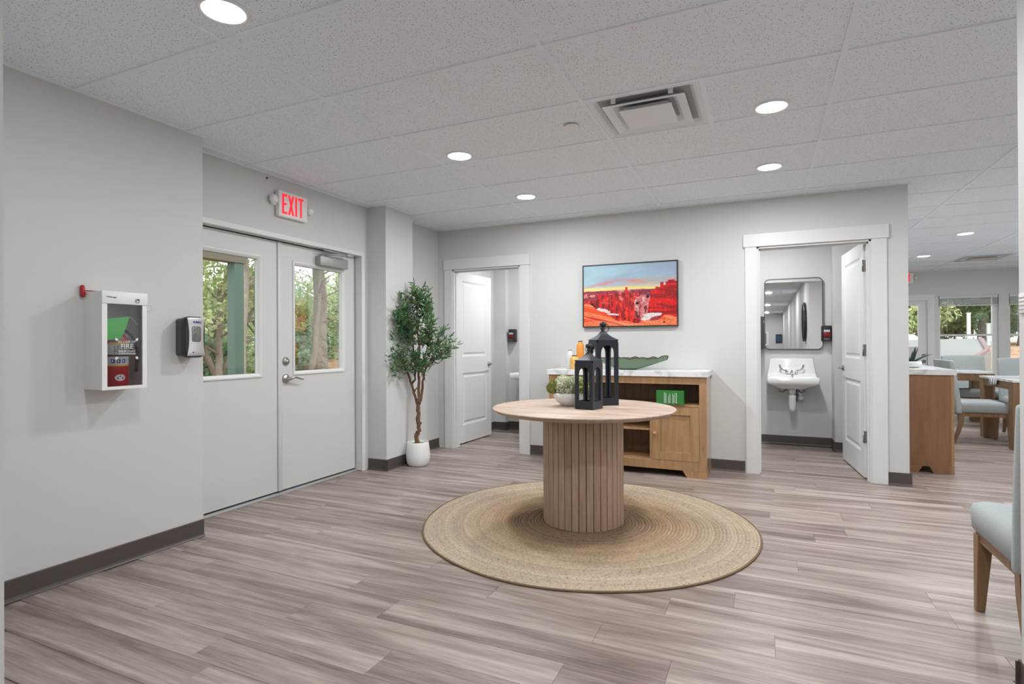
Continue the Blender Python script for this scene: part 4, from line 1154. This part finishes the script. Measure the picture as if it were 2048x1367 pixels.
# lanterns
def lantern(cx, cy, rot, s, z_arch0, z_arch1, z_eave, z_neck, z_top, label, ringrot):
    t = thing('lantern', label, 'lantern', (cx, cy, .76), math.radians(rot))
    h = s/2; th = .012
    # four arched side panels
    def panel():
        post = s*.19; ow = s-2*post
        inner = [(-ow/2, z_arch0), (ow/2, z_arch0)]
        sp_ = z_arch1-ow*.62
        for i in range(0, 11):
            a = PI*i/10; inner.append((ow/2*math.cos(a), sp_+(z_arch1-sp_)*math.sin(a)**.8 if 0 < i < 10 else sp_))
        outer = [(-h, 0), (h, 0)]
        for i in range(0, 11):
            q = i/10
            if q < .25: outer.append((h, sp_+(z_eave-sp_)*(q/.25)))
            elif q > .75: outer.append((-h, sp_+(z_eave-sp_)*((1-q)/.25)))
            else: outer.append((h-2*h*(q-.25)/.5, z_eave))
        n = len(inner); V = []
        for y in (-h, -h+th):
            for p in outer: V.append((p[0]*(1 if y == -h else (h-th)/h), y, p[1]))
            for p in inner: V.append((p[0], y, p[1]))
        F = []
        for k in range(n):
            k2 = (k+1) % n
            F.append((k, k2, n+k2, n+k)); F.append((2*n+k2, 2*n+k, 3*n+k, 3*n+k2)); F.append((n+k, n+k2, 3*n+k2, 3*n+k))
        return MB().add(V, F)
    for q in range(4):
        panel().xf(Matrix.Rotation(q*PI/2, 4, 'Z')).build('arched_side', Mlantern, t)
    B(-h+th, h-th, -h+th, h-th, .0, .02).build('floor_plate', Mlantern, t)
    # concave pagoda roof
    k = MB(); rz = z_neck-z_eave; e = h*1.0
    prof = [(e*1.414, z_eave-.004), (e*1.414, z_eave+.004)] + [(1.414*(h*.22+(e-h*.22)*(1-q)**1.7), z_eave+.004+rz*q) for q in np.linspace(.08, 1, 9)] 
    k.lathe([(.0001, prof[0][1])]+prof, 4, ph=PI/4, smooth=False)
    k.build('roof', Mlantern, t, .0008, 1)
    rb = (z_top-z_neck); k = MB()
    k.lathe([(h*.17, z_neck-.004), (h*.17, z_neck+rb*.10), (h*.12, z_neck+rb*.2), (h*.20, z_neck+rb*.34), (h*.13, z_neck+rb*.44), (h*.15, z_neck+rb*.5),
             (h*.28, z_neck+rb*.60), (h*.32, z_neck+rb*.76), (h*.25, z_neck+rb*.92), (.0001, z_top)], 24)
    k.build('finial', Mlantern, t)
    k = MB(); k.torus((0, 0, 0), rb*.42, .0024, 1, 36, 6)
    k.xf(Matrix.Rotation(ringrot, 4, 'Z')); k.xf(Matrix.Translation((h*.16, -.0, z_neck+rb*.40)))
    k.build('ring_handle', Mlantern, t)
    return t
lantern(2.283, 1.855, -13, .132, .052, .272, .312, .358, .425, 'shorter black arched lantern at the front of the round table', math.radians(32))
lantern(2.305, 2.135, 38, .158, .050, .412, .446, .502, .575, 'taller black arched lantern behind the shorter one on the table', math.radians(5))

# flower bowl
fbx, fby = 2.125, 1.985
fb = thing('flower_bowl', 'white bowl of cream hydrangeas and green artichokes on the table', 'flower arrangement', (fbx-.02, fby, .76))
MB().lathe([(.0001, .004), (.045, 0), (.052, .003), (.088, .030), (.106, .062), (.110, .088), (.106, .090), (.102, .062), (.080, .034), (.0001, .02)], 48).build('bowl', Mbowl, fb)
def petals(c, R, n, ps, seed, squash=1.0, hemi=-.5):
    rn = random.Random(seed); V = []; F = []
    for i in range(n):
        z = hemi+(1-hemi)*rn.random(); a = rn.random()*2*PI; q = math.sqrt(max(0, 1-z*z))
        nrm = Vector((q*math.cos(a), q*math.sin(a), z)); rad = R*(.86+.2*rn.random())
        p = Vector(c)+Vector((nrm.x*rad, nrm.y*rad, nrm.z*rad*squash))
        t1 = nrm.orthogonal().normalized(); t1 = (Matrix.Rotation(rn.random()*6.3, 3, nrm) @ t1); t2 = nrm.cross(t1)
        s = ps*(.7+.6*rn.random()); k = len(V); nn = nrm*s*.35
        # little four petal floret, each petal one cupped quad
        for qd in range(4):
            r_ = Matrix.Rotation(qd*PI/2, 3, nrm); d1_ = r_ @ t1; d2_ = r_ @ t2
            k = len(V)
            V += [tuple(p), tuple(p+d1_*s*.6+d2_*s*.28+nn*.8), tuple(p+d1_*s+d2_*.0+nn*1.2), tuple(p+d1_*s*.6-d2_*s*.28+nn*.5)]
            F.append((k, k+1, k+2, k+3))
    return MB().add(V, F, False)
Mhyd = leafmat('cream hydrangea petals', (.50, .54, .26), (.86, .86, .76), 45, .3, .8)
Mlime = leafmat('lime hydrangea petals', (.28, .34, .06), (.62, .66, .30), 25, .3, .8)
Mart_ = leafmat('green artichoke scales', (.10, .12, .02), (.36, .38, .08), 30, .1, .6)
Mfl = leafmat('dark flower leaf', (.02, .08, .03), (.10, .22, .06), 20, .1, .5)
for i, (dx, dy, dz, R, mm, nme) in enumerate([(-.005, -.050, .128, .066, Mhyd, 'hydrangea_head'), (.035, .030, .140, .058, Mhyd, 'hydrangea_head'), (-.040, -.005, .150, .050, Mhyd, 'hydrangea_head'),
                                  (.080, -.010, .125, .052, Mlime, 'hydrangea_head'), (-.015, .060, .135, .050, Mlime, 'hydrangea_head')]):
    petals((dx, dy, dz), R*.92, 170, .024, 50+i, .95).build(nme, mm, fb)
    MB().sphere((dx, dy, dz), R*.60, 14, 8).build('flower_core', mm, fb)
def artichoke(c, R, seed):
    m = MB(); rn = random.Random(seed)
    for ring_ in range(7):
        ph_ = ring_/6.5*PI*.80; n_ = max(3, int(11*math.sin(ph_+.2)))
        for k in range(n_):
            a = 2*PI*(k+.5*(ring_ % 2))/n_; z = math.cos(ph_); q = math.sin(ph_)+.12
            d = Vector((math.cos(a)*q, math.sin(a)*q, z)).normalized(); p = Vector(c)+d*R*.86
            t1 = Vector((-math.sin(a), math.cos(a), 0)); up = (Vector((0, 0, 1))-d*d.z*.7+d*.25).normalized(); s = R*.62
            b = len(m.v); m.v += [tuple(p-t1*s*.45-up*s*.5), tuple(p+t1*s*.45-up*s*.5), tuple(p+t1*s*.42+d*s*.15+up*s*.2), tuple(p+d*s*.22+up*s*.75), tuple(p-t1*s*.42+d*s*.15+up*s*.2)]
            m.f.append((b, b+1, b+2, b+3, b+4)); m.sm.append(False)
    m.sphere(c, R*.62, 12, 8)
    return m
artichoke((-.098, -.055, .118), .044, 1).build('artichoke', Mart_, fb)
artichoke((.115, .03, .105), .038, 2).build('artichoke', Mart_, fb)
artichoke((-.100, .02, .140), .032, 3).build('artichoke', Mart_, fb)
m = MB(); rn = random.Random(9)
for i in range(34):
    a = rn.random()*2*PI; r0 = .06; l_ = .05+.035*rn.random(); p0 = Vector((math.cos(a)*r0, math.sin(a)*r0, .085+.03*rn.random())); d = Vector((math.cos(a), math.sin(a), -.1+.8*rn.random())).normalized(); s = Vector((-math.sin(a), math.cos(a), 0))*.012
    b = len(m.v); m.v += [tuple(p0), tuple(p0+d*l_*.5+s), tuple(p0+d*l_), tuple(p0+d*l_*.5-s)]; m.f.append((b, b+1, b+2, b+3)); m.sm.append(False)
m.build('leaves', Mfl, fb, kind='stuff')

# ---------------------------------------------------------------- potted olive tree
OX, OY = .232, 2.935
ol = thing('potted_olive_tree', 'artificial olive tree in a matte white pot by the pilaster', 'potted tree', (OX, OY, 0))
MB().lathe([(.0001, 0), (.080, 0), (.090, .004), (.108, .030), (.116, .075), (.117, .115), (.112, .165), (.104, .225), (.101, .232), (.096, .228), (.098, .20), (.0001, .195)], 56).build('pot', Mpot, ol)
MB().lathe([(.0001, .216), (.05, .218), (.085, .210), (.098, .202)], 32).build('moss', Mmoss, ol)
Rr3 = Vector((.9113, .4116, 0)); Fw3 = Vector((-.4116, .9114, 0))
def OP(du, z, df=0):        # metres sideways (seen from the lobby), height, depth
    return Rr3*du + Fw3*df + Vector((0, 0, z))
stems = MB(); twigs = MB()
def wob(pts, rad, mb, seg=9, k=.006, seed=0):
    rn = random.Random(seed); out = []; rr_ = []
    for i in range(len(pts)-1):
        for q in range(4):
            t = q/4; p = pts[i].lerp(pts[i+1], t); out.append(p+Vector((rn.uniform(-k, k), rn.uniform(-k, k), 0)) if (i or q) else p); rr_.append((rad[i]*(1-t)+rad[i+1]*t)*(1+rn.uniform(-.12, .14)))
    out.append(pts[-1]); rr_.append(rad[-1]); mb.tube(out, rr_, seg); return out
wob([OP(.0, .19), OP(-.018, .28), OP(.012, .34), OP(.005, .46), OP(.0, .56), OP(.012, .66)], [.024, .022, .020, .021, .019, .018], stems, 10, .006, 1)
wob([OP(.012, .60, .0), OP(.010, .74), OP(.012, .92), OP(.02, 1.1), OP(-.01, 1.35), OP(.0, 1.6)], [.016, .014, .012, .010, .007, .004], stems, 8, .005, 2)
wob([OP(.0, .58, .01), OP(-.035, .68, .02), OP(-.062, .78, .02), OP(-.105, .92, .0), OP(-.15, 1.05, -.04)], [.014, .012, .012, .009, .005], stems, 8, .005, 3)
wob([OP(-.062, .78, .02), OP(-.03, .85, .04), OP(-.035, .95, .05), OP(-.05, 1.15, .05), OP(-.06, 1.4, .04)], [.010, .009, .008, .006, .004], stems, 8, .005, 4)
wob([OP(.02, .62, .01), OP(.042, .76, .03), OP(.055, .88, .03), OP(.11, 1.02, .04), OP(.18, 1.12, .05), OP(.25, 1.2, .05)], [.013, .012, .010, .008, .006, .003], stems, 8, .005, 5)
stems.tube([OP(-.045, .70, .02), OP(-.01, .76, .0)], [.008, .006], 7)
stems.tube([OP(.02, .40, .0), OP(.035, .42, -.01)], [.010, .008], 7)
stems.build('trunk', Mbark, ol)
leaf = MB(); olives = MB(); rn = random.Random(11)
def oleaf(p, d, L_, W_):
    side = d.cross(Vector((rn.uniform(-1, 1), rn.uniform(-1, 1), rn.uniform(-.3, 1)))).normalized()*W_
    nrm = d.cross(side).normalized()*L_*.10
    b = len(leaf.v)
    leaf.v += [tuple(p), tuple(p+d*L_*.3+side+nrm), tuple(p+d*L_*.7+side*.8+nrm), tuple(p+d*L_), tuple(p+d*L_*.7-side*.8+nrm), tuple(p+d*L_*.3-side+nrm), tuple(p+d*L_*.5+nrm*.2)]
    for f in ((0, 1, 6), (1, 2, 6), (2, 3, 6), (3, 4, 6), (4, 5, 6), (5, 0, 6)): leaf.f.append(tuple(b+q for q in f)); leaf.sm.append(True)
# outline of the crown: (height, left reach, right reach)
prof_ = [(.98, -.20, .06), (1.04, -.26, .14), (1.12, -.24, .30), (1.2, -.24, .37), (1.28, -.25, .30), (1.36, -.25, .20), (1.44, -.20, .17), (1.52, -.16, .14), (1.6, -.16, .13), (1.68, -.13, .10), (1.74, -.06, .09), (1.80, -.035, .02)]
def reach(z):
    for a, b in zip(prof_[:-1], prof_[1:]):
        if a[0] <= z <= b[0]:
            t = (z-a[0])/(b[0]-a[0]); return a[1]+(b[1]-a[1])*t, a[2]+(b[2]-a[2])*t
    return -.02, .02
def ok(p):
    wx, wy = OX+p.x, OY+p.y
    if wy < 3.07 and wx < .118: return False
    return wx > -.09 and wy < 3.80
tips = []
for i in range(128):
    z = 1.0 + .72*(rn.random()**1.35)
    lo, hi = reach(z); du = lo + (hi-lo)*rn.random(); df = rn.uniform(-.16, .16)*(1-.4*abs(z-1.25))
    tips.append((du, z, df))
for du, z in [(-.035, 1.80), (-.03, 1.76), (.07, 1.76), (-.16, 1.66), (-.13, 1.60), (-.19, 1.48), (-.22, 1.42), (.13, 1.58), (.11, 1.66), (.28, 1.36), (.24, 1.32), (.36, 1.22), (.39, 1.19), (-.29, 1.02), (-.26, 1.0), (-.22, .97), (.30, 1.10), (.05, .98), (-.25, 1.3), (.33, 1.28)]:
    tips.append((du, z, rn.uniform(-.03, .06)))
for du, z, df in tips:
    tip = OP(du, z, df)
    if du < -.12: tip = OP(du, z, -.08-.16*rn.random())
    base_ = OP(du*.55+rn.uniform(-.06, .06), z-.10-.08*rn.random(), df*.3)
    mid = base_.lerp(tip, .5)+Vector((0, 0, -.01)); pts = [base_, mid, tip]
    if not ok(tip) or not ok(mid): 
        tip = tip + Rr3*.05 - Fw3*.10
        if not ok(tip): continue
    twigs.tube(pts, [.0028, .002, .0012], 5, cap=False)
    dd = (tip-base_)
    nl = 12
    for q in range(nl):
        t = .28+.72*q/nl; p = base_.lerp(tip, t)
        d = (dd.normalized()*.55 + Vector((rn.uniform(-1, 1), rn.uniform(-1, 1), rn.uniform(-.8, .7)))*.9).normalized()
        L_ = .050+.034*rn.random()
        if ok(p+d*L_) and ok(p): oleaf(p, d, L_, .0080)
    if ok(tip): oleaf(tip, dd.normalized(), .045, .0055)
    if rn.random() < .14 and ok(tip): olives.sphere(tip+Vector((rn.uniform(-.02, .02), 0, -.015)), .0075, 8, 6, 1.25)
twigs.build('twigs', Mbark, ol)
leaf.build('foliage', Molive, ol, kind='stuff')
olives.build('olives', Mblack, ol)

# ---------------------------------------------------------------- dining furniture
def chair(loc, rotz, label, group=None):
    # local: faces +y, origin on the floor under the seat centre
    t = thing('dining_chair', label, 'chair', loc, rotz, group)
    m = MB(); n = 12; V = []; F = []
    def W(y): return .245+.012*(y+.25)/.5
    lay = [(.362, .0), (.365, .004), (.440, .010), (.468, .002), (.480, -.018), (.4835, -.06), (.487, -.14)]
    ring = []
    for z, o in lay:
        pts = []
        hw_, y0, y1, r = .250+o, -.235, .255+o, .035
        for cx, cy, a0 in ((hw_-r, y0+.01, -PI/2), (hw_-r, y1-r, 0), (-hw_+r, y1-r, PI/2), (-hw_+r, y0+.01, PI)):
            for i in range(5):
                a = a0+PI/2*i/4; rad = r if cy > 0 else .01
                pts.append((cx+(r if cy > 0 else r)*math.cos(a), cy+rad*math.sin(a), z))
        ring.append(pts)
    k = len(ring[0]); V = [p for r_ in ring for p in r_]
    for i in range(len(ring)-1):
        for q in range(k): F.append((i*k+q, i*k+(q+1) % k, (i+1)*k+(q+1) % k, (i+1)*k+q))
    F.append(tuple(range(k))[::-1]); F.append(tuple((len(ring)-1)*k+q for q in range(k)))
    MB().add(V, F, True).build('seat', Mfab, t)
    # wrapped backrest
    ns, nz = 21, 14; V = []; F = []
    def bp(s, q, side):
        z = .345+(.970-.345)*q - .010*abs(s)**4*(q > .9)
        lean = -.232 - .075*q**1.2
        wing = -(1-abs(s)**2.4)*(.015+.065*min(1, q*1.5))
        x = s*(.262+.008*q) ; y = lean+wing - (.012 if side else 0)
        th2 = .036*(1-.25*q)
        nx = -s*.45*abs(s); y2 = y - (th2 if side else -th2*.3)
        return (x + (s*.012 if side else 0) , y2, z)
    for side in (0, 1):
        for i in range(ns):
            for j2 in range(nz): V.append(bp(-1+2*i/(ns-1), j2/(nz-1), side))
    g_ = lambda s, i, j2: s*ns*nz+i*nz+j2
    for i in range(ns-1):
        for j2 in range(nz-1):
            F.append((g_(0, i, j2), g_(0, i, j2+1), g_(0, i+1, j2+1), g_(0, i+1, j2))); F.append((g_(1, i, j2), g_(1, i+1, j2), g_(1, i+1, j2+1), g_(1, i, j2+1)))
        F.append((g_(0, i, nz-1), g_(1, i, nz-1), g_(1, i+1, nz-1), g_(0, i+1, nz-1))); F.append((g_(0, i, 0), g_(0, i+1, 0), g_(1, i+1, 0), g_(1, i, 0)))
    for j2 in range(nz-1):
        F.append((g_(0, 0, j2), g_(1, 0, j2), g_(1, 0, j2+1), g_(0, 0, j2+1))); F.append((g_(0, ns-1, j2), g_(0, ns-1, j2+1), g_(1, ns-1, j2+1), g_(1, ns-1, j2)))
    MB().add(V, F, True).build('backrest', Mfab, t, .010, 2)
    m = MB()
    m.box(-.238, .238, .215, .238, .312, .366); m.box(-.238, .238, -.235, -.212, .312, .366)
    for s in (-1, 1): m.box(s*.238, s*.215, -.212, .215, .312, .366)
    m.build('seat_frame', Mchairw, t)
    for s in (-1, 1):
        m = MB(); a = .034; b2 = .018
        V = [(s*.245-s*0, .248, .34), (s*(.245-.058), .248, .34), (s*(.245-.058), .190, .34), (s*.245, .190, .34), (s*.245, .246, 0), (s*(.245-.032), .246, 0), (s*(.245-.032), .214, 0), (s*.245, .214, 0)]
        F = [(0, 1, 2, 3), (7, 6, 5, 4), (0, 4, 5, 1), (1, 5, 6, 2), (2, 6, 7, 3), (3, 7, 4, 0)]
        if s < 0: F = [f[::-1] for f in F]
        m.add(V, F).build('leg', Mchairw, t, .003, 1)
        m = MB(); m.tube([(s*.222, -.222, .365), (s*.222, -.228, .25), (s*.222, -.255, .13), (s*.222, -.300, .0)], [.034, .032, .027, .022], 4, sq=True)
        m.build('leg', Mchairw, t)
    return t
chair((4.412, 1.195, 0), 0, 'blue-grey upholstered chair cut off by the wall in the right foreground')
chA = chair((5.655, 6.68, 0), -PI/2, 'grey upholstered chair seen side-on, tucked at the nearer dining table')
def cc(x, y, rz, lab): return copy_tree(chA, (x, y, 0), rz, lab)
cc(6.18, 8.86, PI+.06, 'grey chair back centred behind the farther dining table')
cc(6.38, 7.30, PI-.05, 'grey chair with its back highest, behind the nearer dining table at right')
cc(6.66, 8.45, PI/2, 'grey chair partly hidden behind the chair at right by the window')
for o in C.objects:
    if o.name.startswith('dining_chair') and o.parent is None: o['group'] = 'grey upholstered dining chairs'
def dtable(loc, sx, sy, label, apron):
    t = thing('dining_table', label, 'table', loc)
    B(0, sx, 0, sy, .735, .760).build('white_top', Mmarble, t, .002, 1)
    lw = .105
    for ix in (0, 1):
        for iy in (0, 1):
            x0 = 0 if ix == 0 else sx-lw; y0_ = 0 if iy == 0 else sy-lw*1.2
            B(x0+.004, x0+lw, y0_+.004, y0_+lw*1.2, 0, .735).build('leg', Mchairw, t, .004, 1)
    m = MB(); m.box(.012, .034, lw*1.2, sy-lw*1.2, .735-apron, .735); m.box(sx-.034, sx-.012, lw*1.2, sy-lw*1.2, .735-apron, .735)
    m.box(lw, sx-lw, .012, .034, .735-apron, .735); m.box(lw, sx-lw, sy-.034, sy-.012, .735-apron, .735); m.build('apron', Mchairw, t)
    return t
dtable((5.785, 6.10, 0), 1.05, 1.02, 'wooden dining table with white top, nearer one behind the sideboard', .085)
dtable((5.30, 8.08, 0), .93, .72, 'wooden dining table with white top, farther one by the window', .10)
cl_ = MB(); V = []; F = []; nn = 25
for i in range(nn):
    u = i/(nn-1)
    for k, (x, z) in enumerate([(.22, .763), (.10, .763), (.0, .764), (-.010, .756), (-.014, .71), (-.016, .685)]):
        V.append((x - (.007*math.sin(u*24) if k > 3 else 0), u*.24, z + (.004*math.sin(u*24+1) if k < 3 else 0) - (.02*u if k > 4 else 0)))
for i in range(nn-1):
    for k in range(5): F.append((i*6+k, i*6+k+1, (i+1)*6+k+1, (i+1)*6+k))
Mstripe = mat('grey striped towel', (.7, .7, .7), .9); nt, p, N, L = nodes(Mstripe); tc = N('ShaderNodeTexCoord'); wv_ = N('ShaderNodeTexWave'); wv_.bands_direction = 'Y'; wv_.inputs['Scale'].default_value = 9
L(tc.outputs['Object'], wv_.inputs['Vector']); r_ = ramp(N, [(.35, (.78, .78, .78)), (.55, (.25, .25, .27))]); L(wv_.outputs[0], r_.inputs[0]); L(r_.outputs[0], p.inputs['Base Color'])
tw = cl_.add(V, F, True).build('folded_towel', Mstripe); tw.location = (5.787, 6.52, 0)
sol = tw.modifiers.new('thickness', 'SOLIDIFY'); sol.thickness = .004; sol.offset = 1
setp(tw, 'grey and white striped cloth hanging over the nearer dining table edge', 'cloth')
# succulent on the end sideboard
sc_ = thing('potted_succulent', 'spiky dark succulent in a low white bowl on the end-on sideboard', 'potted plant', (4.62, 4.86, .935))
MB().lathe([(.0001, 0), (.060, 0), (.085, .012), (.092, .04), (.088, .062), (.083, .060), (.080, .045), (.0001, .042)], 32).build('bowl', Mpot, sc_)
rn = random.Random(4)
for i, (az, le, ln) in enumerate([(0, .15, .17), (.9, .35, .18), (1.9, .3, .15), (2.9, .45, .16), (3.9, .2, .20), (4.7, .5, .15), (5.5, .3, .17), (.35, .95, .20), (2.3, .9, .14), (4.2, .8, .15)]):
    pts = []; rad = []
    for q in range(7):
        t = q/6; r_ = .018+ln*math.sin(le)*t + .03*le*t*t; z = .045+ln*math.cos(le)*t - .03*le*t*t
        pts.append((r_*math.cos(az), r_*math.sin(az), z)); rad.append(.011*(1-t**1.5)+.0008)
    MB().tube(pts, rad, 7).build('leaf', Msucc, sc_)

# ---------------------------------------------------------------- outdoors
struct('ground_outside', MB().box(-60, 60, 11.05, 80, -.5, -.30).box(-60, -.32, -20, 11.05, -.5, -.22), Mground)
struct('porch_slab', B(-2.3, -.31, -1.5, 5.5, -.22, -.03), Mconcrete)
po = thing('porch_post', 'sage green square porch post seen through the left door window', 'post', (-2.0, 2.70, -.03))
B(-.06, .06, -.06, .06, 0, 2.12).build('post', Mgreenpost, po, .004, 1)
B(-.075, .075, -.075, .075, 0, .12).build('post_base', Mgreenpost, po)
bm_ = setp(B(-2.07, -1.93, -2.0, 2.78, 2.09, 2.29).build('porch_beam', Mbeam), 'brown porch beam crossing the top of the left door window', 'beam')
# sloping drive with pink curb outside the dining windows
dr = thing('concrete_drive', 'pale sloping concrete drive with a pink curb outside the dining window', 'driveway', (6.2, 13.2, -.3))
V = [(5.4, 12.6, .60), (7.10, 12.6, .72), (7.92, 14.0, .985), (8.26, 15.6, 1.262), (4.8, 15.6, 1.20)]
V = V + [(x, y, -.45) for x, y, z in V]
F = [(0, 1, 2, 3, 4), (9, 8, 7, 6, 5)] + [(i, i+5, (i+1) % 5+5, (i+1) % 5) for i in range(5)]
MB().add(V, F).build('slab', Mconcrete, dr, world=True)
MB().tube([(7.05, 12.55, .71), (7.86, 13.98, .985), (8.18, 15.6, 1.262)], [.055, .055, .05], 4, sq=True).build('curb', Mpinkcurb, dr, world=True)
struct('slope_outside', MB().add([(3, 12.2, -.3), (14, 12.2, -.3), (14, 15.7, 1.0), (3, 15.7, 1.0), (3, 40, 1.25), (14, 40, 1.25), (-30, 15.7, 1.0), (-30, 40, 1.25), (40, 15.7, 1.0), (40, 40, 1.25), (40, 12.2, -.3), (-30, 12.2, -.3)],
                                [(0, 1, 2, 3), (3, 2, 5, 4), (6, 3, 4, 7), (2, 8, 9, 5), (1, 10, 8, 2), (11, 0, 3, 6)]), Mground)
for i, (x, y, h, lab) in enumerate([(9.14, 20, 1.05, 'tall white post in the yard, middle of the dining window'), (9.72, 20.3, .72, 'white post in the yard at the right of the dining window'), (8.62, 19, .30, 'short white stake in the yard, left of the tall white post')]):
    t = thing('yard_post', lab, 'post', (x, y, 1.0), group='white posts in the yard')
    B(-.045, .045, -.045, .045, 0, h).build('post', Mpolewhite, t)
    B(-.055, .055, -.055, .055, h, h+.03).build('cap', Mpolewhite, t)

# trees
def crown(c, rx, ry, rz, n, ls, seed, lumps=9, mb=None):
    rn = random.Random(seed); np.random.seed(seed)
    L_ = [(Vector(c)+Vector((rn.uniform(-1, 1)*rx*.62, rn.uniform(-1, 1)*ry*.62, rn.uniform(-1, 1)*rz*.62)), rn.uniform(.28, .5)) for _ in range(lumps)]
    idx = np.random.randint(0, lumps, n)
    cen = np.array([list(L_[i][0]) for i in range(lumps)])[idx]; rad = np.array([L_[i][1] for i in range(lumps)])[idx]
    d = np.random.normal(size=(n, 3)); d /= np.linalg.norm(d, axis=1)[:, None]
    rr_ = np.random.uniform(.45, 1.05, n)
    p = cen + d*rr_[:, None]*rad[:, None]*np.array([rx, ry, rz])
    t1 = np.random.normal(size=(n, 3)); t1 /= np.linalg.norm(t1, axis=1)[:, None]
    t2 = np.cross(t1, d); t2 /= (np.linalg.norm(t2, axis=1)[:, None]+1e-6)
    s = ls*np.random.uniform(.6, 1.3, (n, 1))
    q = np.stack([p-t1*s, p+t2*s*.55, p+t1*s, p-t2*s*.55], 1).reshape(-1, 3)
    me = bpy.data.meshes.new('foliage'); f = np.arange(4*n).reshape(-1, 4)
    me.vertices.add(4*n); me.vertices.foreach_set('co', q.ravel()); me.loops.add(4*n); me.loops.foreach_set('vertex_index', f.ravel().astype(np.int32))
    me.polygons.add(n); me.polygons.foreach_set('loop_start', (np.arange(n)*4).astype(np.int32)); me.polygons.foreach_set('loop_total', np.full(n, 4, dtype=np.int32))
    me.update(calc_edges=True); me.validate()
    return me
def tree(loc, h, tr, label, leafm, seed, crown_c=(0, 0, .75), cr=(2.2, 2.2, 1.8), n=5000, ls=.07, forks=None, group='trees outside the windows', lean=(0, 0)):
    t = thing('tree', label, 'tree', loc, 0, group)
    rn = random.Random(seed); m = MB(); pts = []; rad = []
    for i in range(9):
        q = i/8; pts.append((lean[0]*q+rn.uniform(-.04, .04)*(i > 0), lean[1]*q+rn.uniform(-.04, .04)*(i > 0), h*q)); rad.append(tr*(1.25-.75*q) if i else tr*1.6)
    m.tube(pts, rad, 12)
    for k in range(7):
        z = h*(.35+.6*rn.random()); a = rn.random()*6.28; l_ = cr[0]*(.5+.5*rn.random()); q = z/h
        b0 = Vector((lean[0]*q, lean[1]*q, z)); b1 = b0+Vector((math.cos(a)*l_*.5, math.sin(a)*l_*.5, l_*.25)); b2 = b0+Vector((math.cos(a+.3)*l_, math.sin(a+.3)*l_, l_*.45))
        m.tube([b0, b1, b2], [tr*.38, tr*.24, tr*.10], 7)
    for f in (forks or []): m.tube([Vector(p) for p in f[0]], f[1], 8)
    m.build('trunk', Mtrunk, t)
    me = crown((crown_c[0], crown_c[1], h*crown_c[2]), cr[0], cr[1], cr[2], n, ls, seed); me.materials.append(leafm)
    setp(link('foliage', me, t), kind='stuff')
    return t
# west side, through the entrance door windows
tree((-9.0, 11.40, -.22), 7.5, .20, 'thick lichened oak trunk filling the right door window', Moakleaf, 1, (0, 0, .84), (3.2, 3.2, 1.7), 9000, .075)
tree((-8.6, 10.6, -.22), 5.0, .08, 'thin crooked trunk just left of the thick oak', Moakleaf, 2, (0, 0, .92), (1.6, 1.6, 1.2), 3500, .07, lean=(.2, .4))
tree((-9.5, 8.35, -.22), 3.0, .09, 'forked small oak left of the green porch post', Moakleaf, 3, (0, 0, .95), (2.3, 2.3, 1.2), 5000, .07,
     forks=[([(0, 0, .4), (-.25, -.35, 1.5), (-.7, -.9, 2.1), (-1.4, -1.7, 2.5)], [.09, .07, .055, .03]), ([(0, 0, .5), (.1, .5, 1.7), (.1, 1.2, 2.7)], [.07, .05, .03])])
wl = ['pale green bushy tree', 'broad yellow-green tree', 'dark juniper', 'tall feathery oak', 'grey-green shrub']
for i, (x, y, h, r, k, dark) in enumerate([(-13, 8, 3.4, 2.6, 0, 0), (-14, 11.5, 3.2, 2.8, 1, 0), (-15, 14.5, 3.6, 3.0, 3, 0), (-13, 17.5, 3.6, 3.0, 0, 0), (-12.5, 14.2, 2.0, 1.8, 4, 1), (-11.5, 9.6, 1.6, 1.5, 2, 1),
                                           (-18, 11, 3.9, 3.4, 3, 0), (-19, 17, 4.2, 3.6, 1, 0), (-21, 22, 5.2, 4.0, 3, 0), (-16, 20, 5.0, 3.6, 1, 0), (-11, 7.0, 1.8, 1.6, 4, 0)]):
    tree((x, y, -.22), h, .12, ('dark low juniper bush between the trunks beyond the porch' if dark else 'pale green leafy tree in the woods beyond the porch' if h > 2.5 else 'low grey-green shrub beyond the porch'), Mdarkleaf if dark else Moakleaf, 20+i, (0, 0, .60), (r, r, h*.55), 6500 if r > 2 else 3500, .085, group='woodland beyond the porch')
# high canopy boughs near the porch
tree((-7.5, 7.2, -.22), 6.5, .16, 'leaning oak whose boughs hang over the porch beam', Moakleaf, 60, (0, 0, .80), (3.4, 3.4, 1.6), 8000, .075, lean=(-.6, .8))
# north side, beyond the dining windows
nl_ = ['furrowed dark trunk tree', 'bushy green tree', 'spreading oak']
for i, (x, y, h, tr, r, k) in enumerate([(8.75, 21.6, 5.5, .11, 1.8, 0), (10.05, 21.9, 6, .13, 1.9, 0), (9.75, 23.5, 2.2, .09, 2.2, 2), (8.0, 24.5, 2.6, .07, 2.4, 1), (9.6, 27, 3.2, .08, 3.0, 1), (11.8, 27.5, 3.6, .08, 3.2, 1), (13.6, 25, 3.4, .08, 2.8, 1), (10.55, 20.2, 5.5, .12, 1.6, 0), (11.6, 22.0, 2.0, .06, 1.6, 1), (7.2, 20.5, 2.4, .06, 1.8, 1), (7.4, 27, 4, .08, 3.2, 1)]):
    tree((x, y, .95), h, tr, ['tree with a straight furrowed trunk beyond the concrete drive', 'bushy green tree in the yard beyond the drive', 'spreading oak with forked limbs behind the tall white yard post'][k], Moakleaf if k else Mdarkleaf, 80+i, (0, 0, .55), (r, r, h*.5), 7000, .085, group='trees beyond the drive')
